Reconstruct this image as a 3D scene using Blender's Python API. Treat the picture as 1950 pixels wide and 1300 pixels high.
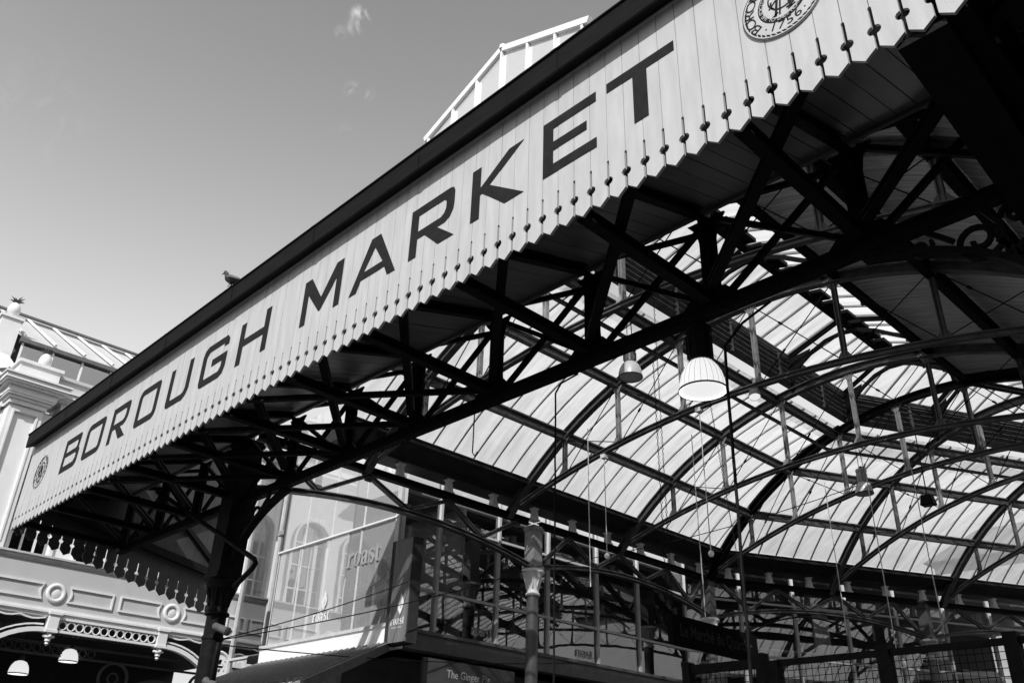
import bpy, math, random
from math import sin, cos, pi, sqrt, radians, atan2, hypot
from mathutils import Vector, Matrix
from mathutils.geometry import tessellate_polygon
random.seed(7)
for o in list(bpy.data.objects): bpy.data.objects.remove(o)
S = bpy.context.scene
COL = S.collection

# ------------------------------------------------------------------ camera
YAW, PITCH, ROLL = 0.812175415, 0.49311753, 0.0331943
F = Vector((-sin(YAW)*cos(PITCH), cos(YAW)*cos(PITCH), sin(PITCH)))
R0 = Vector((cos(YAW), sin(YAW), 0)); U0 = R0.cross(F)
RR = R0*cos(ROLL)+U0*sin(ROLL); UU = U0*cos(ROLL)-R0*sin(ROLL)
cam = bpy.data.objects.new('camera', bpy.data.cameras.new('camera'))
COL.objects.link(cam)
cam.matrix_world = Matrix(((RR.x, UU.x, -F.x, 0), (RR.y, UU.y, -F.y, 0), (RR.z, UU.z, -F.z, 1.6), (0, 0, 0, 1)))
cam.data.sensor_width = 36; cam.data.lens = 30.706; cam.data.clip_end = 2000; cam.data.clip_start = 0.05
S.camera = cam
S.render.resolution_x, S.render.resolution_y = 1024, 682

# ------------------------------------------------------------------ sun, sky
SUND = Vector((0.42, -0.66, 0.665)).normalized()      # towards the sun
sun = bpy.data.objects.new('sun', bpy.data.lights.new('sun', 'SUN'))
sun.data.energy = 3.9; sun.data.angle = radians(0.5); sun.data.color = (1, 1, 1)
sun.rotation_euler = SUND.to_track_quat('Z', 'Y').to_euler(); COL.objects.link(sun)
W = bpy.data.worlds.new("World"); S.world = W; W.use_nodes = True
nt = W.node_tree; N = nt.nodes; L = nt.links
bg = N['Background']; bg.inputs['Strength'].default_value = 0.10
sky = N.new('ShaderNodeTexSky'); sky.sky_type = 'NISHITA'; sky.sun_disc = False
sky.sun_elevation = math.asin(SUND.z); sky.sun_rotation = atan2(SUND.x, SUND.y)
sky.air_density = 1.0; sky.dust_density = 1.2; sky.ozone_density = 1.0
sep = N.new('ShaderNodeSeparateColor'); L.new(sky.outputs[0], sep.inputs[0])
# black-and-white film with a red filter: mostly the red channel of the sky
m1 = N.new('ShaderNodeMath'); m1.operation = 'MULTIPLY'; L.new(sep.outputs[0], m1.inputs[0]); m1.inputs[1].default_value = 1.0
m2 = N.new('ShaderNodeMath'); m2.operation = 'MULTIPLY_ADD'; L.new(sep.outputs[1], m2.inputs[0]); m2.inputs[1].default_value = 0.35; L.new(m1.outputs[0], m2.inputs[2])
# two small wisps of cloud
tc = N.new('ShaderNodeTexCoord'); SKY_LOW, SKY_TOP = 3.1, 1.9
def raydir(px, py): return (F*1663.26+RR*(px-975)-UU*(py-650)).normalized()
# paler towards the horizon, as in the photograph's sky, and no hot glare round the sun
gz = N.new('ShaderNodeSeparateXYZ'); L.new(tc.outputs['Generated'], gz.inputs[0])
gr = N.new('ShaderNodeMapRange'); gr.interpolation_type = 'SMOOTHSTEP'; L.new(gz.outputs[2], gr.inputs[0]); gr.inputs[1].default_value = .34; gr.inputs[2].default_value = .86; gr.inputs[3].default_value = SKY_LOW; gr.inputs[4].default_value = SKY_TOP
mg = N.new('ShaderNodeMath'); mg.operation = 'MULTIPLY'; L.new(m2.outputs[0], mg.inputs[0]); L.new(gr.outputs[0], mg.inputs[1])
mn = N.new('ShaderNodeMath'); mn.operation = 'MINIMUM'; L.new(mg.outputs[0], mn.inputs[0]); mn.inputs[1].default_value = 6.5
prev = mn.outputs[0]
nz = N.new('ShaderNodeTexNoise'); nz.inputs['Scale'].default_value = 30; nz.inputs['Detail'].default_value = 9; nz.inputs['Distortion'].default_value = 1.2; nz.inputs['Roughness'].default_value = .62
mp = N.new('ShaderNodeMapping'); mp.inputs['Scale'].default_value = (1, 1.0, .8); L.new(tc.outputs['Generated'], mp.inputs[0]); L.new(mp.outputs[0], nz.inputs[0])
for (px, py, rad, amp) in ((688, 30, .015, 8), (676, 52, .012, 6), (650, 62, .010, 4), (672, 172, .013, 5), (698, 178, .012, 3.5), (655, 242, .012, 1.6), (40, 200, .09, .5)):
    d = raydir(px, py)
    vs = N.new('ShaderNodeVectorMath'); vs.operation = 'DISTANCE'; L.new(tc.outputs['Generated'], vs.inputs[0]); vs.inputs[1].default_value = d
    mr = N.new('ShaderNodeMapRange'); L.new(vs.outputs['Value'], mr.inputs[0]); mr.inputs[1].default_value = rad; mr.inputs[2].default_value = 0; mr.interpolation_type = 'SMOOTHSTEP'
    rp = N.new('ShaderNodeMapRange'); L.new(nz.outputs[0], rp.inputs[0]); rp.inputs[1].default_value = .50; rp.inputs[2].default_value = .80
    mm = N.new('ShaderNodeMath'); mm.operation = 'MULTIPLY'; L.new(mr.outputs[0], mm.inputs[0]); L.new(rp.outputs[0], mm.inputs[1])
    ma = N.new('ShaderNodeMath'); ma.operation = 'MULTIPLY_ADD'; L.new(mm.outputs[0], ma.inputs[0]); ma.inputs[1].default_value = amp; L.new(prev, ma.inputs[2])
    prev = ma.outputs[0]
L.new(prev, bg.inputs[0])
S.view_settings.view_transform = 'Standard'; S.view_settings.look = 'None'; S.view_settings.gamma = 1
S.view_settings.exposure = 0.25
S.view_settings.use_curve_mapping = False

# ------------------------------------------------------------------ materials
MATS = {}
def mat(name, g, rough=.6, metal=0, var=.15, scale=6, bump=0, bscale=40, spec=.5, stretch=(1, 1, 1), dirt=0, spots=0):
    if name in MATS: return MATS[name]
    m = bpy.data.materials.new(name); m.use_nodes = True; n = m.node_tree.nodes; l = m.node_tree.links
    b = n['Principled BSDF']; b.inputs['Roughness'].default_value = rough; b.inputs['Metallic'].default_value = metal
    b.inputs['Specular IOR Level'].default_value = spec
    t = n.new('ShaderNodeTexCoord'); mp = n.new('ShaderNodeMapping'); mp.inputs['Scale'].default_value = stretch; l.new(t.outputs['Object'], mp.inputs[0])
    no = n.new('ShaderNodeTexNoise'); no.inputs['Scale'].default_value = scale; no.inputs['Detail'].default_value = 6; l.new(mp.outputs[0], no.inputs[0])
    r = n.new('ShaderNodeMapRange'); r.inputs[1].default_value = .3; r.inputs[2].default_value = .7
    r.inputs[3].default_value = g*(1-var); r.inputs[4].default_value = g*(1+var); l.new(no.outputs[0], r.inputs[0])
    out = r.outputs[0]
    if dirt or spots:
        n2 = n.new('ShaderNodeTexNoise'); n2.inputs['Scale'].default_value = scale*(.35 if dirt else 1.6); n2.inputs['Detail'].default_value = 8; n2.inputs['Roughness'].default_value = .7; l.new(mp.outputs[0], n2.inputs[0])
        r2 = n.new('ShaderNodeMapRange'); r2.inputs[1].default_value = .60 if dirt else .66; r2.inputs[2].default_value = .78 if dirt else .72; r2.inputs[3].default_value = 1; r2.inputs[4].default_value = 1-(dirt or spots); l.new(n2.outputs[0], r2.inputs[0])
        mu = n.new('ShaderNodeMath'); mu.operation = 'MULTIPLY'; l.new(out, mu.inputs[0]); l.new(r2.outputs[0], mu.inputs[1]); out = mu.outputs[0]
    l.new(out, b.inputs['Base Color'])
    if bump:
        nb = n.new('ShaderNodeTexNoise'); nb.inputs['Scale'].default_value = bscale; nb.inputs['Detail'].default_value = 4; l.new(mp.outputs[0], nb.inputs[0])
        bu = n.new('ShaderNodeBump'); bu.inputs['Strength'].default_value = bump; bu.inputs['Distance'].default_value = .01; l.new(nb.outputs[0], bu.inputs['Height']); l.new(bu.outputs[0], b.inputs['Normal'])
        rr = n.new('ShaderNodeMapRange'); rr.inputs[3].default_value = max(.05, rough-.15); rr.inputs[4].default_value = min(1, rough+.15); l.new(nb.outputs[0], rr.inputs[0]); l.new(rr.outputs[0], b.inputs['Roughness'])
    MATS[name] = m; return m
def emit(name, g, s):
    m = bpy.data.materials.new(name); m.use_nodes = True; b = m.node_tree.nodes['Principled BSDF']
    b.inputs['Base Color'].default_value = (.8, .8, .8, 1); b.inputs['Emission Color'].default_value = (g, g, g, 1); b.inputs['Emission Strength'].default_value = s; return m
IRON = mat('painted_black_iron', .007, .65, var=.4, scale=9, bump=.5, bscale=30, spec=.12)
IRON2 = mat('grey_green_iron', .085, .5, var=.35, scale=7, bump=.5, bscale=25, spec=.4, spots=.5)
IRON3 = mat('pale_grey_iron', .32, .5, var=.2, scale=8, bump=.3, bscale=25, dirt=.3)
GUT = mat('dark_gutter_lead', .007, .75, var=.3, scale=5, spec=.12, bump=.4, stretch=(.6, 3, 3))
CREAM = mat('cream_painted_board', .48, .6, var=.09, scale=2.2, bump=.15, bscale=18, stretch=(6, 6, 1), spots=.22)
LETTER = mat('dark_letter_paint', .016, .8, var=.25, scale=10, spots=.3, spec=.15)
SOFF = mat('dark_soffit_paint', .15, .38, var=.35, scale=3, bump=.35, bscale=12, stretch=(1, .15, 1))
BOARD = mat('varnished_ceiling_board', .68, .33, var=.35, scale=4, bump=.5, bscale=10, stretch=(.4, 6, .4))
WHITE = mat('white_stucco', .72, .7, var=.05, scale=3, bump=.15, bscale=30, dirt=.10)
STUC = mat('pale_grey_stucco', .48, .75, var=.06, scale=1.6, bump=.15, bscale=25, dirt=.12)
WMET = mat('white_painted_metal', .80, .4, var=.04, scale=6)
CAPM = mat('cream_capital_paint', .92, .5, var=.08, scale=8, dirt=.2)
SHAFT = mat('grey_column_paint', .11, .45, var=.2, scale=6, bump=.2)
ZINC = mat('standing_seam_zinc', .85, .5, .0, var=.12, scale=3, stretch=(1, 1, 1))
WOOD = mat('varnished_wood_panel', .17, .45, var=.25, scale=7, stretch=(5, 5, .35))
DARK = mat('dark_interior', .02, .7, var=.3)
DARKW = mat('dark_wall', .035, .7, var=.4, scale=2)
MULL = mat('grey_aluminium_mullion', .55, .45, .0, var=.12, spots=.2)
SLATE = mat('slate_grey', .12, .6, var=.2)
GROUND = mat('worn_asphalt', .06, .85, var=.3, scale=1.5, bump=.5)
def glass_roof():
    m = bpy.data.materials.new('wired_roof_glass'); m.use_nodes = True; n = m.node_tree.nodes; l = m.node_tree.links; n.clear()
    o = n.new('ShaderNodeOutputMaterial'); t = n.new('ShaderNodeTexCoord')
    mp = n.new('ShaderNodeMapping'); mp.inputs['Scale'].default_value = (.8, 5, .8); l.new(t.outputs['Object'], mp.inputs[0])
    a = n.new('ShaderNodeTexNoise'); a.inputs['Scale'].default_value = 1.3; a.inputs['Detail'].default_value = 7; a.inputs['Roughness'].default_value = .6; l.new(mp.outputs[0], a.inputs[0])
    r = n.new('ShaderNodeMapRange'); r.inputs[1].default_value = .35; r.inputs[2].default_value = .75; r.inputs[3].default_value = .98; r.inputs[4].default_value = .70; l.new(a.outputs[0], r.inputs[0])
    tr = n.new('ShaderNodeBsdfTransparent'); l.new(r.outputs[0], tr.inputs[0])
    tl = n.new('ShaderNodeBsdfTranslucent'); l.new(r.outputs[0], tl.inputs[0])
    mx = n.new('ShaderNodeMixShader'); mx.inputs[0].default_value = .47; l.new(tr.outputs[0], mx.inputs[1]); l.new(tl.outputs[0], mx.inputs[2])
    gl = n.new('ShaderNodeBsdfGlossy'); gl.inputs['Roughness'].default_value = .12
    m2 = n.new('ShaderNodeMixShader'); m2.inputs[0].default_value = .05; l.new(mx.outputs[0], m2.inputs[1]); l.new(gl.outputs[0], m2.inputs[2]); l.new(m2.outputs[0], o.inputs[0])
    return m
RGLASS = glass_roof()
def win_glass(name, tint, base, wav=.02, sc=1.2, veil=0):
    m = bpy.data.materials.new(name); m.use_nodes = True; n = m.node_tree.nodes; l = m.node_tree.links; n.clear()
    o = n.new('ShaderNodeOutputMaterial'); t = n.new('ShaderNodeTexCoord')
    a = n.new('ShaderNodeTexNoise'); a.inputs['Scale'].default_value = sc; a.inputs['Detail'].default_value = 2; l.new(t.outputs['Object'], a.inputs[0])
    b = n.new('ShaderNodeBump'); b.inputs['Strength'].default_value = wav; b.inputs['Distance'].default_value = .3; l.new(a.outputs[0], b.inputs['Height'])
    tr = n.new('ShaderNodeBsdfTransparent'); tr.inputs[0].default_value = (tint,)*3+(1,)
    g = n.new('ShaderNodeBsdfGlossy'); g.inputs['Roughness'].default_value = .0; g.inputs[0].default_value = (.95, .95, .95, 1); l.new(b.outputs[0], g.inputs['Normal'])
    f = n.new('ShaderNodeFresnel'); f.inputs[0].default_value = 1.5
    ad = n.new('ShaderNodeMath'); ad.operation = 'ADD'; l.new(f.outputs[0], ad.inputs[0]); ad.inputs[1].default_value = base; ad.use_clamp = True
    mx = n.new('ShaderNodeMixShader'); l.new(ad.outputs[0], mx.inputs[0]); l.new(tr.outputs[0], mx.inputs[1]); l.new(g.outputs[0], mx.inputs[2]); 
    if veil:  # even pale veil that brightens the pane, like glare on dusty glass
        df = n.new('ShaderNodeBsdfDiffuse'); df.inputs[0].default_value = (.85, .85, .85, 1); m2 = n.new('ShaderNodeMixShader'); m2.inputs[0].default_value = veil
        l.new(mx.outputs[0], m2.inputs[1]); l.new(df.outputs[0], m2.inputs[2]); mx = m2
    l.new(mx.outputs[0], o.inputs[0])
    return m
FGLASS = win_glass('coated_front_glass', .9, .50, .006, 1.2, .24)  # veil and strong reflection brighten the front panes
SGLASS = win_glass('side_window_glass', .85, .14, .006, 1.0)
HGLASS = win_glass('hall_window_glass', .3, .35, .06)
BULB = emit('lit_lamp_glass', 1, .66)
BULB2 = emit('lit_white_shade', 1, .62)

# ------------------------------------------------------------------ mesh helpers
class MB:
    def __init__(s): s.v = []; s.f = []
    def add(s, vs, fs):
        n = len(s.v); s.v += [tuple(v) for v in vs]; s.f += [tuple(i+n for i in f) for f in fs]; return s
    def hexa(s, p): return s.add(p, [(0, 3, 2, 1), (4, 5, 6, 7), (0, 1, 5, 4), (1, 2, 6, 5), (2, 3, 7, 6), (3, 0, 4, 7)])
    def box(s, x0, x1, y0, y1, z0, z1):
        return s.hexa([(x0, y0, z0), (x1, y0, z0), (x1, y1, z0), (x0, y1, z0), (x0, y0, z1), (x1, y0, z1), (x1, y1, z1), (x0, y1, z1)])
    def bar(s, a, b, w, h, side=None):
        a = Vector(a); b = Vector(b); d = (b-a).normalized()
        sd = Vector(side) if side else (Vector((0, 0, 1)).cross(d) if abs(d.z) < .95 else Vector((1, 0, 0)))
        sd = (sd-d*sd.dot(d)).normalized(); u = d.cross(sd)
        q = [(-w/2, -h/2), (w/2, -h/2), (w/2, h/2), (-w/2, h/2)]
        return s.hexa([a+sd*x+u*y for x, y in q]+[b+sd*x+u*y for x, y in q])
    def tbar(s, a, b, w, h, side=None, t=.02):            # T / I like section
        a = Vector(a); b = Vector(b); d = (b-a).normalized()
        sd = Vector(side) if side else (Vector((0, 0, 1)).cross(d) if abs(d.z) < .95 else Vector((1, 0, 0)))
        sd = (sd-d*sd.dot(d)).normalized(); u = d.cross(sd)
        s.bar(a, b, t, h-2*t-.002, side); s.bar(a+u*(h/2-t/2), b+u*(h/2-t/2), w, t, side); s.bar(a-u*(h/2-t/2), b-u*(h/2-t/2), w, t, side); return s
    def tube(s, pts, r, n=8, cap=True):
        pts = [Vector(p) for p in pts]; rs = r if isinstance(r, (list, tuple)) else [r]*len(pts)
        base = len(s.v); ref = None
        for i, p in enumerate(pts):
            d = (pts[min(i+1, len(pts)-1)]-pts[max(i-1, 0)]).normalized()
            if ref is None: ref = Vector((0, 0, 1)) if abs(d.z) < .9 else Vector((1, 0, 0))
            a = (ref-d*ref.dot(d)).normalized(); ref = a; b = d.cross(a)
            for k in range(n): s.v.append(tuple(p+(a*cos(2*pi*k/n)+b*sin(2*pi*k/n))*rs[i]))
        for i in range(len(pts)-1):
            for k in range(n):
                k2 = (k+1) % n; s.f.append((base+i*n+k, base+i*n+k2, base+(i+1)*n+k2, base+(i+1)*n+k))
        if cap: s.f.append(tuple(base+k for k in range(n))[::-1]); s.f.append(tuple(base+(len(pts)-1)*n+k for k in range(n)))
        return s
    def lathe(s, c, prof, n=20, axis=(0, 0, 1)):
        ax = Vector(axis).normalized(); a = ax.orthogonal().normalized(); b = ax.cross(a); c = Vector(c); base = len(s.v)
        for (r, z) in prof:
            for k in range(n): s.v.append(tuple(c+ax*z+(a*cos(2*pi*k/n)+b*sin(2*pi*k/n))*max(r, .0005)))
        for i in range(len(prof)-1):
            for k in range(n):
                k2 = (k+1) % n; s.f.append((base+i*n+k, base+i*n+k2, base+(i+1)*n+k2, base+(i+1)*n+k))
        return s
    def prism(s, loops, o, ux, uy, t):
        """flat shape (outer loop + holes, 2-D) in plane o,ux,uy, thickness t along ux x uy"""
        o = Vector(o); ux = Vector(ux); uy = Vector(uy); nn = ux.cross(uy).normalized()
        flat = [p for l_ in loops for p in l_]
        tris = tessellate_polygon([[Vector((p[0], p[1], 0)) for p in l_] for l_ in loops])
        P = [o+ux*p[0]+uy*p[1] for p in flat]; n = len(P)
        fs = []
        for t3 in tris:
            a, b, c = [flat[i] for i in t3]
            if (b[0]-a[0])*(c[1]-a[1])-(b[1]-a[1])*(c[0]-a[0]) < 0: t3 = t3[::-1]
            fs.append(tuple(i+n for i in t3)); fs.append(tuple(t3[::-1]))
        k = 0
        for l_ in loops:
            m = len(l_)
            for i in range(m): fs.append((k+i, k+(i+1) % m, n+k+(i+1) % m, n+k+i))
            k += m
        return s.add(P+[p+nn*t for p in P], fs)
    def sweep(s, pts, nrm, w, h):
        """rectangular section swept along a planar curve; nrm = plane normal (width w), h in plane"""
        pts = [Vector(p) for p in pts]; nrm = Vector(nrm).normalized(); base = len(s.v)
        for i, p in enumerate(pts):
            d = (pts[min(i+1, len(pts)-1)]-pts[max(i-1, 0)]).normalized(); q = nrm.cross(d).normalized()
            for x, y in ((-w/2, -h/2), (w/2, -h/2), (w/2, h/2), (-w/2, h/2)): s.v.append(tuple(p+nrm*x+q*y))
        for i in range(len(pts)-1):
            for k in range(4):
                k2 = (k+1) % 4; s.f.append((base+i*4+k, base+i*4+k2, base+i*4+4+k2, base+i*4+4+k))
        e = base+4*(len(pts)-1); s.f.append((base+3, base+2, base+1, base)); s.f.append((e, e+1, e+2, e+3)); return s
    def isweep(s, pts, nrm, w, h, t=.02):
        pts = [Vector(p) for p in pts]; nrm = Vector(nrm).normalized(); up = []; dn = []
        for i, p in enumerate(pts):
            d = (pts[min(i+1, len(pts)-1)]-pts[max(i-1, 0)]).normalized(); q = nrm.cross(d).normalized()
            up.append(p+q*(h/2-t/2)); dn.append(p-q*(h/2-t/2))
        s.sweep(pts, nrm, t, h-2*t-.002); s.sweep(up, nrm, w, t); s.sweep(dn, nrm, w, t); return s
    def build(s, name, m, parent=None, smooth=False, bevel=0):
        me = bpy.data.meshes.new(name); me.from_pydata(s.v, [], s.f); me.update(); me.materials.append(m)
        if smooth:
            for p in me.polygons: p.use_smooth = True
        o = bpy.data.objects.new(name, me); COL.objects.link(o)
        if parent:
            o.parent = parent
            if parent.type == 'EMPTY': 
                off = Vector(parent.get('_o', (0, 0, 0))); o.location = -off
            else: o.location = (0, 0, 0)
        if bevel:
            b = o.modifiers.new('bevel', 'BEVEL'); b.width = bevel; b.segments = 2; b.limit_method = 'ANGLE'
        return o
def thing(name, label, cat, loc=(0, 0, 0), group=None):
    o = bpy.data.objects.new(name, None); COL.objects.link(o); o.location = loc; o.empty_display_size = .2
    o['_o'] = list(loc); o['label'] = label; o['category'] = cat
    if group: o['group'] = group
    return o
def tag(o, label, cat, group=None):
    o['label'] = label; o['category'] = cat
    if group: o['group'] = group
    return o
def copy_thing(src, loc, label):
    r = src.copy(); COL.objects.link(r); r.location = loc; r['label'] = label
    for ch in list(src.children):
        c = ch.copy(); COL.objects.link(c); c.parent = r
        for g in list(ch.children): 
            d = g.copy(); COL.objects.link(d); d.parent = c
    return r
Z0 = 1.6
X, Y, Z = Vector((1, 0, 0)), Vector((0, 1, 0)), Vector((0, 0, 1))

# ------------------------------------------------------------------ ground
g = MB().add([(-300, -300, 0), (300, -300, 0), (300, 300, 0), (-300, 300, 0)], [(0, 1, 2, 3)]).build('ground', GROUND); g['kind'] = 'structure'

# ================================================================== CANOPY
FX0, FX1, FY = -16.42, -0.34, 4.0
PITCHB = .1694; J0 = -.872
canopy = thing('entrance_canopy', 'long market canopy with pale boarded fascia, big dark sign letters and a scalloped lower edge', 'canopy', (-8.4, 4.9, 5.5))
def fascia_outline(a, b, zb, ztop, start, pitch, sgn=1, zb1=None):
    """scalloped valance: slot, round hole and pointed tip at each board; zb may slope to zb1"""
    zf = lambda x: zb if zb1 is None else zb+(zb1-zb)*(x-a)/(b-a)
    pts = [(a, ztop), (a, zf(a))]
    js = []; k = 0; x = start
    while x < b-.02:
        if x > a+.02: js.append(x)
        x += pitch
    prevx = a; hw = .0075
    for j in js:
        pts.append(((prevx+j)/2, zf((prevx+j)/2)-.056))
        z = zf(j); 
        pts += [(j-hw, z)]
        pts += [(j-hw, z+.108)]
        pts += [(j-hw-.024*sin(t), z+.134-.026*cos(t)) for t in (radians(30), radians(65), radians(100), radians(135), radians(160))]
        pts += [(j-hw, z+.16), (j-hw, z+.318), (j, z+.33), (j+hw, z+.318), (j+hw, z+.16)]
        pts += [(j+hw+.024*sin(t), z+.134-.026*cos(t)) for t in (radians(160), radians(135), radians(100), radians(65), radians(30))]
        pts += [(j+hw, z+.108), (j+hw, z)]
        prevx = j
    pts.append(((prevx+b)/2, zf((prevx+b)/2)-.056)); pts += [(b, zf(b)), (b, ztop)]
    return pts, js
st = J0-PITCHB*math.floor((J0-FX0)/PITCHB)
pts, js = fascia_outline(FX0, FX1, 5.576, 7.08, st, PITCHB)
mb = MB()
# one prism per board group keeps tessellation robust; boards separated by a 3 mm V joint
cuts = [FX0]+js+[FX1]
TH = .024
for i in range(len(cuts)-1):
    a, b = cuts[i], cuts[i+1]; g_ = .0028
    hw = .0115; m_ = (a+b)/2
    L_ = a+g_; R_ = b-g_
    lp = [(L_, 7.08), (L_, 5.906), (a+hw, 5.894)] + [(a+hw, 5.745)] + [(a+hw+.032*sin(t), 5.71-.034*cos(t)) for t in (radians(160), radians(135), radians(100), radians(65), radians(30))] + [(a+hw, 5.675), (a+hw, 5.576), (m_, 5.52), (b-hw, 5.576), (b-hw, 5.675)]
    lp += [(b-hw-.032*sin(t), 5.71-.034*cos(t)) for t in (radians(30), radians(65), radians(100), radians(135), radians(160))] + [(b-hw, 5.745), (b-hw, 5.894), (R_, 5.906), (R_, 7.08)]
    dy = random.uniform(-.0012, .0012)
    mb.prism([lp], (0, FY+dy, 0), X, Z, -TH)
# prism normal is ux x uz = -Y, thickness negative -> towards +Y
fas = mb.build('fascia_board', CREAM, canopy)
backer = MB().box(FX0+.01, FX1, FY+.032, FY+.05, 5.93, 7.06).build('backing_board', SOFF, canopy)
# gutter
mb = MB()
xs = [FX0-.05+i*1.83 for i in range(9)]+[FX1]
for i in range(len(xs)-1):
    a, b = xs[i]+.004, xs[i+1]-.004
    prof = [(FY-.004, 7.06), (FY-.13, 6.995), (FY-.14, 7.01), (FY-.145, 7.225), (FY-.16, 7.23), (FY-.16, 7.245), (FY-.13, 7.245), (FY-.12, 7.05), (FY-.004, 7.12)]
    mb.prism([[(-p[0], p[1]) for p in prof][::-1]], (a, 0, 0), -Y, Z, -(b-a))
    mb.prism([[(-p[0]*1.0+(.006 if p[0] < FY-.1 else 0), p[1]-(.006 if p[0] < FY-.1 else 0)) for p in prof][::-1]], (b-.03, 0, 0), -Y, Z, -.06)
gut = mb.build('gutter', GUT, canopy)
MB().box(FX0, FX1, FY-.012, FY-.002, 7.035, 7.085).build('fascia_moulding', CREAM, canopy)
# roof sheet above soffit
MB().add([(FX0, FY, 7.2), (-1.0, FY, 7.2), (-1.0, 5.95, 6.9), (FX0, 5.95, 6.9)], [(0, 1, 2, 3)]).build('roof_covering', SLATE, canopy)
# soffit boards (slope .289), boards run in the Y direction
mb = MB(); z_at = lambda y: 6.60-.289*(5.8-y)
x = FX0; w = .165
while x < -1.05:
    dz = random.uniform(-.003, .003); x1 = min(x+w, -1.05)
    mb.hexa([(x+.004, FY+.05, z_at(FY+.05)+dz), (x1-.004, FY+.05, z_at(FY+.05)+dz), (x1-.004, 5.8, z_at(5.8)+dz), (x+.004, 5.8, z_at(5.8)+dz),
             (x+.004, FY+.05, z_at(FY+.05)+.02), (x1-.004, FY+.05, z_at(FY+.05)+.02), (x1-.004, 5.8, z_at(5.8)+.02), (x+.004, 5.8, z_at(5.8)+.02)])
    x += w
mb.hexa([(FX0, FY+.05, z_at(FY+.05)+.024), (-1.05, FY+.05, z_at(FY+.05)+.024), (-1.05, 5.8, z_at(5.8)+.024), (FX0, 5.8, z_at(5.8)+.024),
         (FX0, FY+.05, z_at(FY+.05)+.04), (-1.05, FY+.05, z_at(FY+.05)+.04), (-1.05, 5.8, z_at(5.8)+.04), (FX0, 5.8, z_at(5.8)+.04)])
mb.build('soffit_boards', SOFF, canopy)
MB().box(FX0, -1.05, 5.80, 5.84, 6.56, 6.66).build('soffit_edge_trim', mat('edge_trim_paint', .10, .5), canopy)
# horizontal tie beams and plan braces from the girder to the fascia, rafters under the soffit
NX = [-11.94+1.395*i for i in range(-3, 9)]
for i, nx in enumerate(NX):
    if nx < FX0+.2: continue
    MB().tbar((nx, FY+.06, z_at(FY+.06)-.07), (nx, 5.72, z_at(5.72)-.07), .085, .10, X).build('rafter', IRON, canopy)
    MB().tbar((nx, FY+.06, 5.62), (nx, 5.70, 5.60), .10, .10, X).build('tie_beam', IRON, canopy)
for i in range(len(NX)-1):
    a, b = NX[i], NX[i+1]
    if a < FX0+.2: continue
    MB().tbar((a+.1, 5.66, 5.68), (b+.55, FY+.07, 5.80), .085, .08).build('plan_brace', IRON, canopy)
for b in (-6.36, -7.755, -9.15, -10.545):
    MB().tbar((b-.1, 5.66, 5.60), (b-2.25, FY+.07, 5.60), .055, .06).build('plan_brace', IRON, canopy)
# vertical hangers on the fascia back
for nx in NX:
    if nx > FX0+.2: MB().bar((nx, FY+.10, 5.62), (nx, FY+.10, 6.1), .05, .05, X).build('hanger', IRON, canopy)
# left side valance (seen from inside) : plane x = const, descending bottom edge
def side_valance(xp, y0, y1, zb0, zb1, ztop, pitch, parent, name):
    mb = MB(); y = y0; n = int((y1-y0)/pitch)
    for k in range(n):
        a = y0+k*pitch; b = a+pitch; zf = lambda q: zb0+(zb1-zb0)*(q-y0)/(y1-y0); m_ = (a+b)/2; hw = .012; g_ = .002; ztop = min(8.6, 7.0+(a-4.0)*1.2)
        za, zb_ = zf(a), zf(b)
        lp = [(a+g_, ztop), (a+g_, za+.33), (a+hw, za+.32), (a+hw, za+.165)] + [(a+hw+.03*sin(t), za+.134-.03*cos(t)) for t in (radians(160), radians(120), radians(75), radians(30))]+[(a+hw, za+.10), (a+hw, za), (m_, zf(m_)-.07), (b-hw, zb_), (b-hw, zb_+.10)]
        lp += [(b-hw-.03*sin(t), zb_+.134-.03*cos(t)) for t in (radians(30), radians(75), radians(120), radians(160))]+[(b-hw, zb_+.165), (b-hw, zb_+.32), (b-g_, zb_+.33), (b-g_, ztop)]
        mb.prism([lp], (xp, 0, 0), Y, Z, .028)
    return mb.build(name, mat('valance_shade', .03, .6), parent)  # shade on the valance's inner face is put into its near-black colour
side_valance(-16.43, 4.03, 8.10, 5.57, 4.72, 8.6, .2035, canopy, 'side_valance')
MB().hexa([(-16.49, 4.0, 6.0), (-16.44, 4.0, 6.0), (-16.44, 8.1, 6.0), (-16.49, 8.1, 6.0), (-16.49, 4.0, 6.9), (-16.44, 4.0, 6.9), (-16.44, 8.1, 8.6), (-16.49, 8.1, 8.6)]).bar((-16.33, 4.05, 6.15), (-16.33, 8.05, 5.42), .1, .14, X).bar((-16.33, 4.1, 6.1), (-16.33, 6.1, 7.1), .08, .08, X).bar((-16.33, 6.1, 5.9), (-16.33, 8.0, 6.9), .08, .08, X).bar((-16.33, 6.1, 7.0), (-16.33, 7.9, 5.5), .08, .08, X).build('side_valance_frame', IRON, canopy)
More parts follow.
